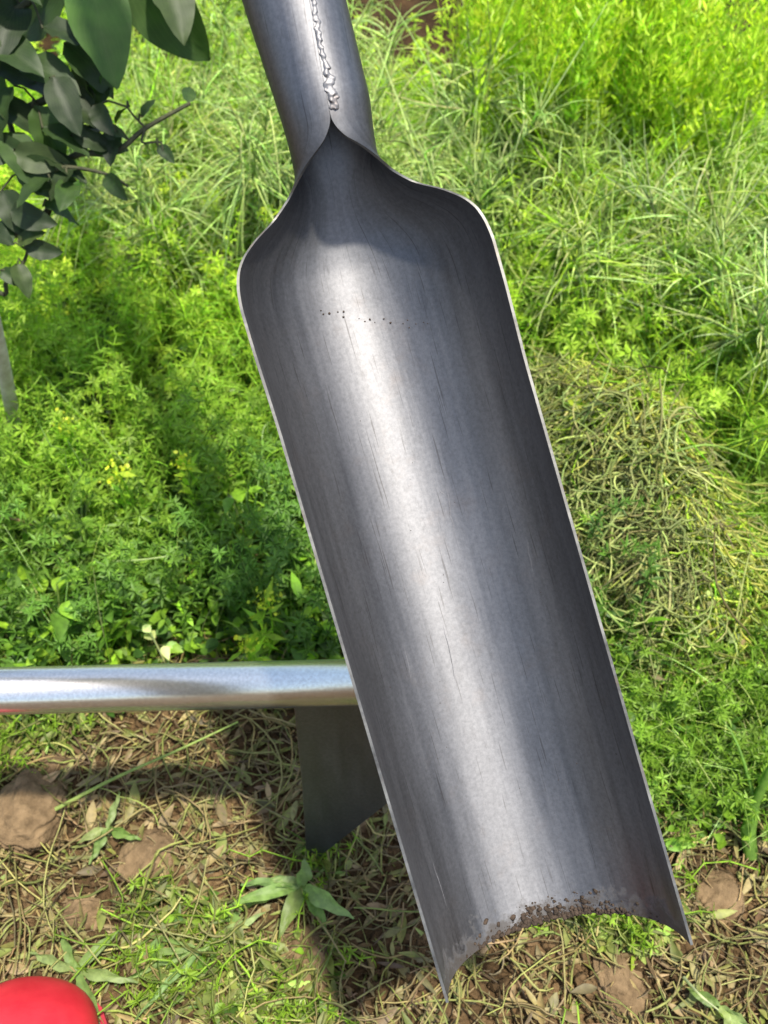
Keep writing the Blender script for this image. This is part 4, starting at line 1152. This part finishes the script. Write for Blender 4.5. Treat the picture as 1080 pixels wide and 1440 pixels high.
def smooth_table(xs, ys, x, wdt=6.0):
    xx = np.linspace(x - 2 * wdt, x + 2 * wdt, 9); g = np.exp(-((xx - x) / wdt) ** 2)
    return float(np.sum(np.interp(xx, xs, ys) * g) / g.sum())
S_X = [-900, -160, -60, 0, 40, 75, 100, 126, 150, 171, 191, 215, 240, 300, 420, 1300]
RHO = [  72,  67,  63, 61, 58, 58,  76, 104, 138, 160, 173, 180, 183, 183, 180, 178]
A_X = [-900, 30, 36, 46, 58, 76, 96, 124, 160, 220, 1300]
ALP = [179.8, 179.8, 179, 174, 164, 126, 103, 94, 90, 88, 87.5]
B_X = [-900, -60, 0, 30, 60, 90, 120, 150, 185, 260, 1300]     # back line height (px, negative is away from the viewer)
BCK = [ -72, -72, -73, -78, -92, -115, -140, -158, -170, -177, -177]
C_OFF = -8.0     # lateral shift of the scoop's centre against the seam
TH = 1.6e-3
def section(s, th_u, off):
    """point on the sheet; th_u in [-1,1]; off = outward offset in metres"""
    rho = smooth_table(S_X, RHO, s, 9); al = math.radians(smooth_table(A_X, ALP, s, 5)); bk = smooth_table(B_X, BCK, s, 14)
    th = th_u * al + smooth_table([-1200, -900, -150, 0, 60, 1300], [-0.22, -0.22, -0.22, 0, 0, 0], s, 12)
    # circle radius rho, slightly squared so the back runs at bk
    cz = bk + rho
    lift = 0.0
    x = rho * math.sin(th); z = cz - rho * math.cos(th)
    xn = math.sin(th); zn = -math.cos(th)
    cx = C_OFF * min(1, max(0, (s + 0) / 120.0))
    return (x + cx, z, xn, zn, rho)
def P3(x, s, z): return O + (TX * x + AX * s + NZ * z) * PXM

def sheet(name, srange, nu, mats, parent, org, tip_cut=None, thick=TH):
    ns = len(srange); vi = []; vo = []; uvs = []
    for s in srange:
        for j in range(nu + 1):
            u = -1 + 2 * j / nu
            ss = s
            x, z, xn, zn, rho = section(ss, u, 0)
            if tip_cut is not None: ss = tip_cut(ss, u)
            p = P3(x, ss, z)
            vi.append(p)
            vo.append(p + (TX * xn + NZ * zn) * thick)
            uvs.append((u * 0.5 + 0.5, s / 500.0))
    nv = len(vi); V = vi + vo; W = nu + 1
    F = []; MI = []
    for i in range(ns - 1):
        for j in range(nu):
            a, b, c, d = i * W + j, i * W + j + 1, (i + 1) * W + j + 1, (i + 1) * W + j
            F.append((a, b, c, d)); MI.append(0)
            F.append((nv + a, nv + d, nv + c, nv + b)); MI.append(0)
        for j in (0, nu):
            a, d = i * W + j, (i + 1) * W + j
            F.append((a, d, nv + d, nv + a) if j == 0 else (a, nv + a, nv + d, d)); MI.append(1)
    for i in (0, ns - 1):
        for j in range(nu):
            a, b = i * W + j, i * W + j + 1
            F.append((a, b, nv + b, nv + a)); MI.append(1)
    me = bpy.data.meshes.new(name); me.from_pydata([tuple(v - org) for v in V], [], F)
    ul = me.uv_layers.new(name='UVMap')
    for k_, p in enumerate(me.polygons):
        p.use_smooth = MI[k_] == 0
        p.material_index = MI[k_]
        for li, v_ in zip(p.loop_indices, p.vertices): ul.data[li].uv = uvs[v_ % nv]
    for m in mats: me.materials.append(m)
    me.update()
    import bmesh
    bm = bmesh.new(); bm.from_mesh(me)
    bmesh.ops.recalc_face_normals(bm, faces=bm.faces)
    for e_ in bm.edges:
        if len(e_.link_faces) == 2 and e_.link_faces[0].material_index != e_.link_faces[1].material_index: e_.smooth = False
    bm.to_mesh(me); bm.free()
    o = bpy.data.objects.new(name, me); COL.objects.link(o); o.parent = parent
    return o
shovel = empty('scoop_shovel', O, 'steel scoop shovel with long half round blade held up before the weeds', 'shovel')
S_END = 1272.0
def cut(s, u):
    k = max(0.0, (s - 1000) / (S_END - 1000))
    return s + k * (6 * abs(u) ** 6 - 14 * (1 - abs(u)) * 0 + 14 * u)
sr = list(np.arange(-1.0, 260, 3.0)) + list(np.arange(262, S_END, 24.0)) + [S_END]
sheet('blade', sr, 72, [M_STEEL, M_RIM], shovel, O, cut)
sr2 = list(np.arange(-900, -30, 30.0)) + [-30, -20, -10, -1.0]
sheet('socket', sr2, 72, [M_STEEL, M_RIM], shovel, O)
# handle beyond the socket, outside the frame
hs = P3(0, -880, 5); he = P3(0, -2300, 5)
lathe_tube('handle', hs, he, 68 * PXM, 60 * PXM, M_WOOD, shovel, seg=32, rings=8, origin=O)

# weld bead along the seam, lumpy
rb = random.Random(3)
acc = Acc(); C = []; Rr = []
s = -880.0
wx = 0
while s < 24:
    rho = smooth_table(S_X, RHO, s, 9)
    wx = 0.9 * wx + rb.gauss(0, 0.8)
    n_ = 1 if s < -20 else 2
    for _ in range(n_):
        xx = 3.5 + wx + (3 + rb.gauss(0, 3) if s > -30 else 0)
        dl = smooth_table([-1200, -150, 0, 60, 1300], [-0.22, -0.22, 0, 0, 0], s, 12); rr_ = rho + 2.3; zc_ = smooth_table(B_X, BCK, s, 14) + rho
        aa_ = math.pi + dl - xx / rho
        C.append(P3(rr_ * math.sin(aa_), s, zc_ - rr_ * math.cos(aa_))); Rr.append(rb.uniform(3.8, 5.8) * PXM)
    s += rb.uniform(1.2, 2.4)
C = np.array(C); Rr = np.array(Rr)
blob_batch(acc, C, Rr, np.tile([[0.5, 0.5, 0.5]], (len(C), 1)), 0.7)
o = acc.build('weld_bead', M_WELD, shovel, O)
md = o.modifiers.new('r', 'REMESH'); md.mode = 'VOXEL'; md.voxel_size = 0.0005; md.use_smooth_shade = True
md = o.modifiers.new('s', 'SMOOTH'); md.iterations = 10

# inside surface helpers for dirt on the blade
def onblade(s, u, lift=0.0):
    x, z, xn, zn, rho = section(s, u, 0)
    return P3(x, cut(s, u), z) - (TX * xn + NZ * zn) * lift
# soil flecks: a dotted line across, crumbs at the lower edge
C = []; Rr = []
for i in range(26):
    f = i / 25
    if rb.random() < 0.2: continue
    C.append(onblade(238 + 6 * rb.gauss(0, 0.4) + 72 * f, -0.30 + 0.62 * f + 0.01 * rb.gauss(0, 1), 0)); Rr.append(rb.uniform(1.2, 2.4) * PXM)
for i in range(900):
    u = rb.gauss(0.10, 0.24); s = S_END - abs(rb.gauss(0, 3.5)) - (rb.random() ** 6) * 34
    if abs(u) > 0.75: continue
    C.append(onblade(s, u, 0)); Rr.append((0.7 + 5.0 * rb.random() ** 4) * PXM)
for i in range(26):
    C.append(onblade(rb.uniform(300, 1240), rb.uniform(-0.8, 0.8), 0)); Rr.append(rb.uniform(0.6, 1.1) * PXM)
acc = Acc(); blob_batch(acc, np.array(C), np.array(Rr), np.tile([[0.1, 0.08, 0.06]], (len(C), 1)), 0.6)
o = acc.build('soil_flecks', M_CRUMB, shovel, O, smooth=False); o['kind'] = 'stuff'
# scratches: hair thin dark grooves lying on the sheet
acc = Acc()
def scratch(s0, u0, s1, u1, r):
    t = np.linspace(0, 1, 10)
    pts = np.array([onblade(s0 + (s1 - s0) * f, u0 + (u1 - u0) * f + 0.003 * rb.gauss(0, 1), -0.00005) for f in t])[None]
    tubes(acc, pts, (0.6 * r * PXM * np.sin(np.pi * np.clip(t, 0.05, 0.95)))[None], np.array([[0.03, 0.03, 0.03]]), sides=5)
scratch(555, 0.16, 650, 0.12, 1.3); scratch(560, 0.10, 575, 0.14, 1.0); scratch(760, -0.08, 880, -0.11, 1.3)
scratch(770, -0.35, 850, -0.38, 0.7); scratch(1080, -0.62, 1200, -0.60, 0.8); scratch(640, 0.55, 760, 0.52, 0.6)
o = acc.build('scratch_marks', M_SCR, shovel, O)
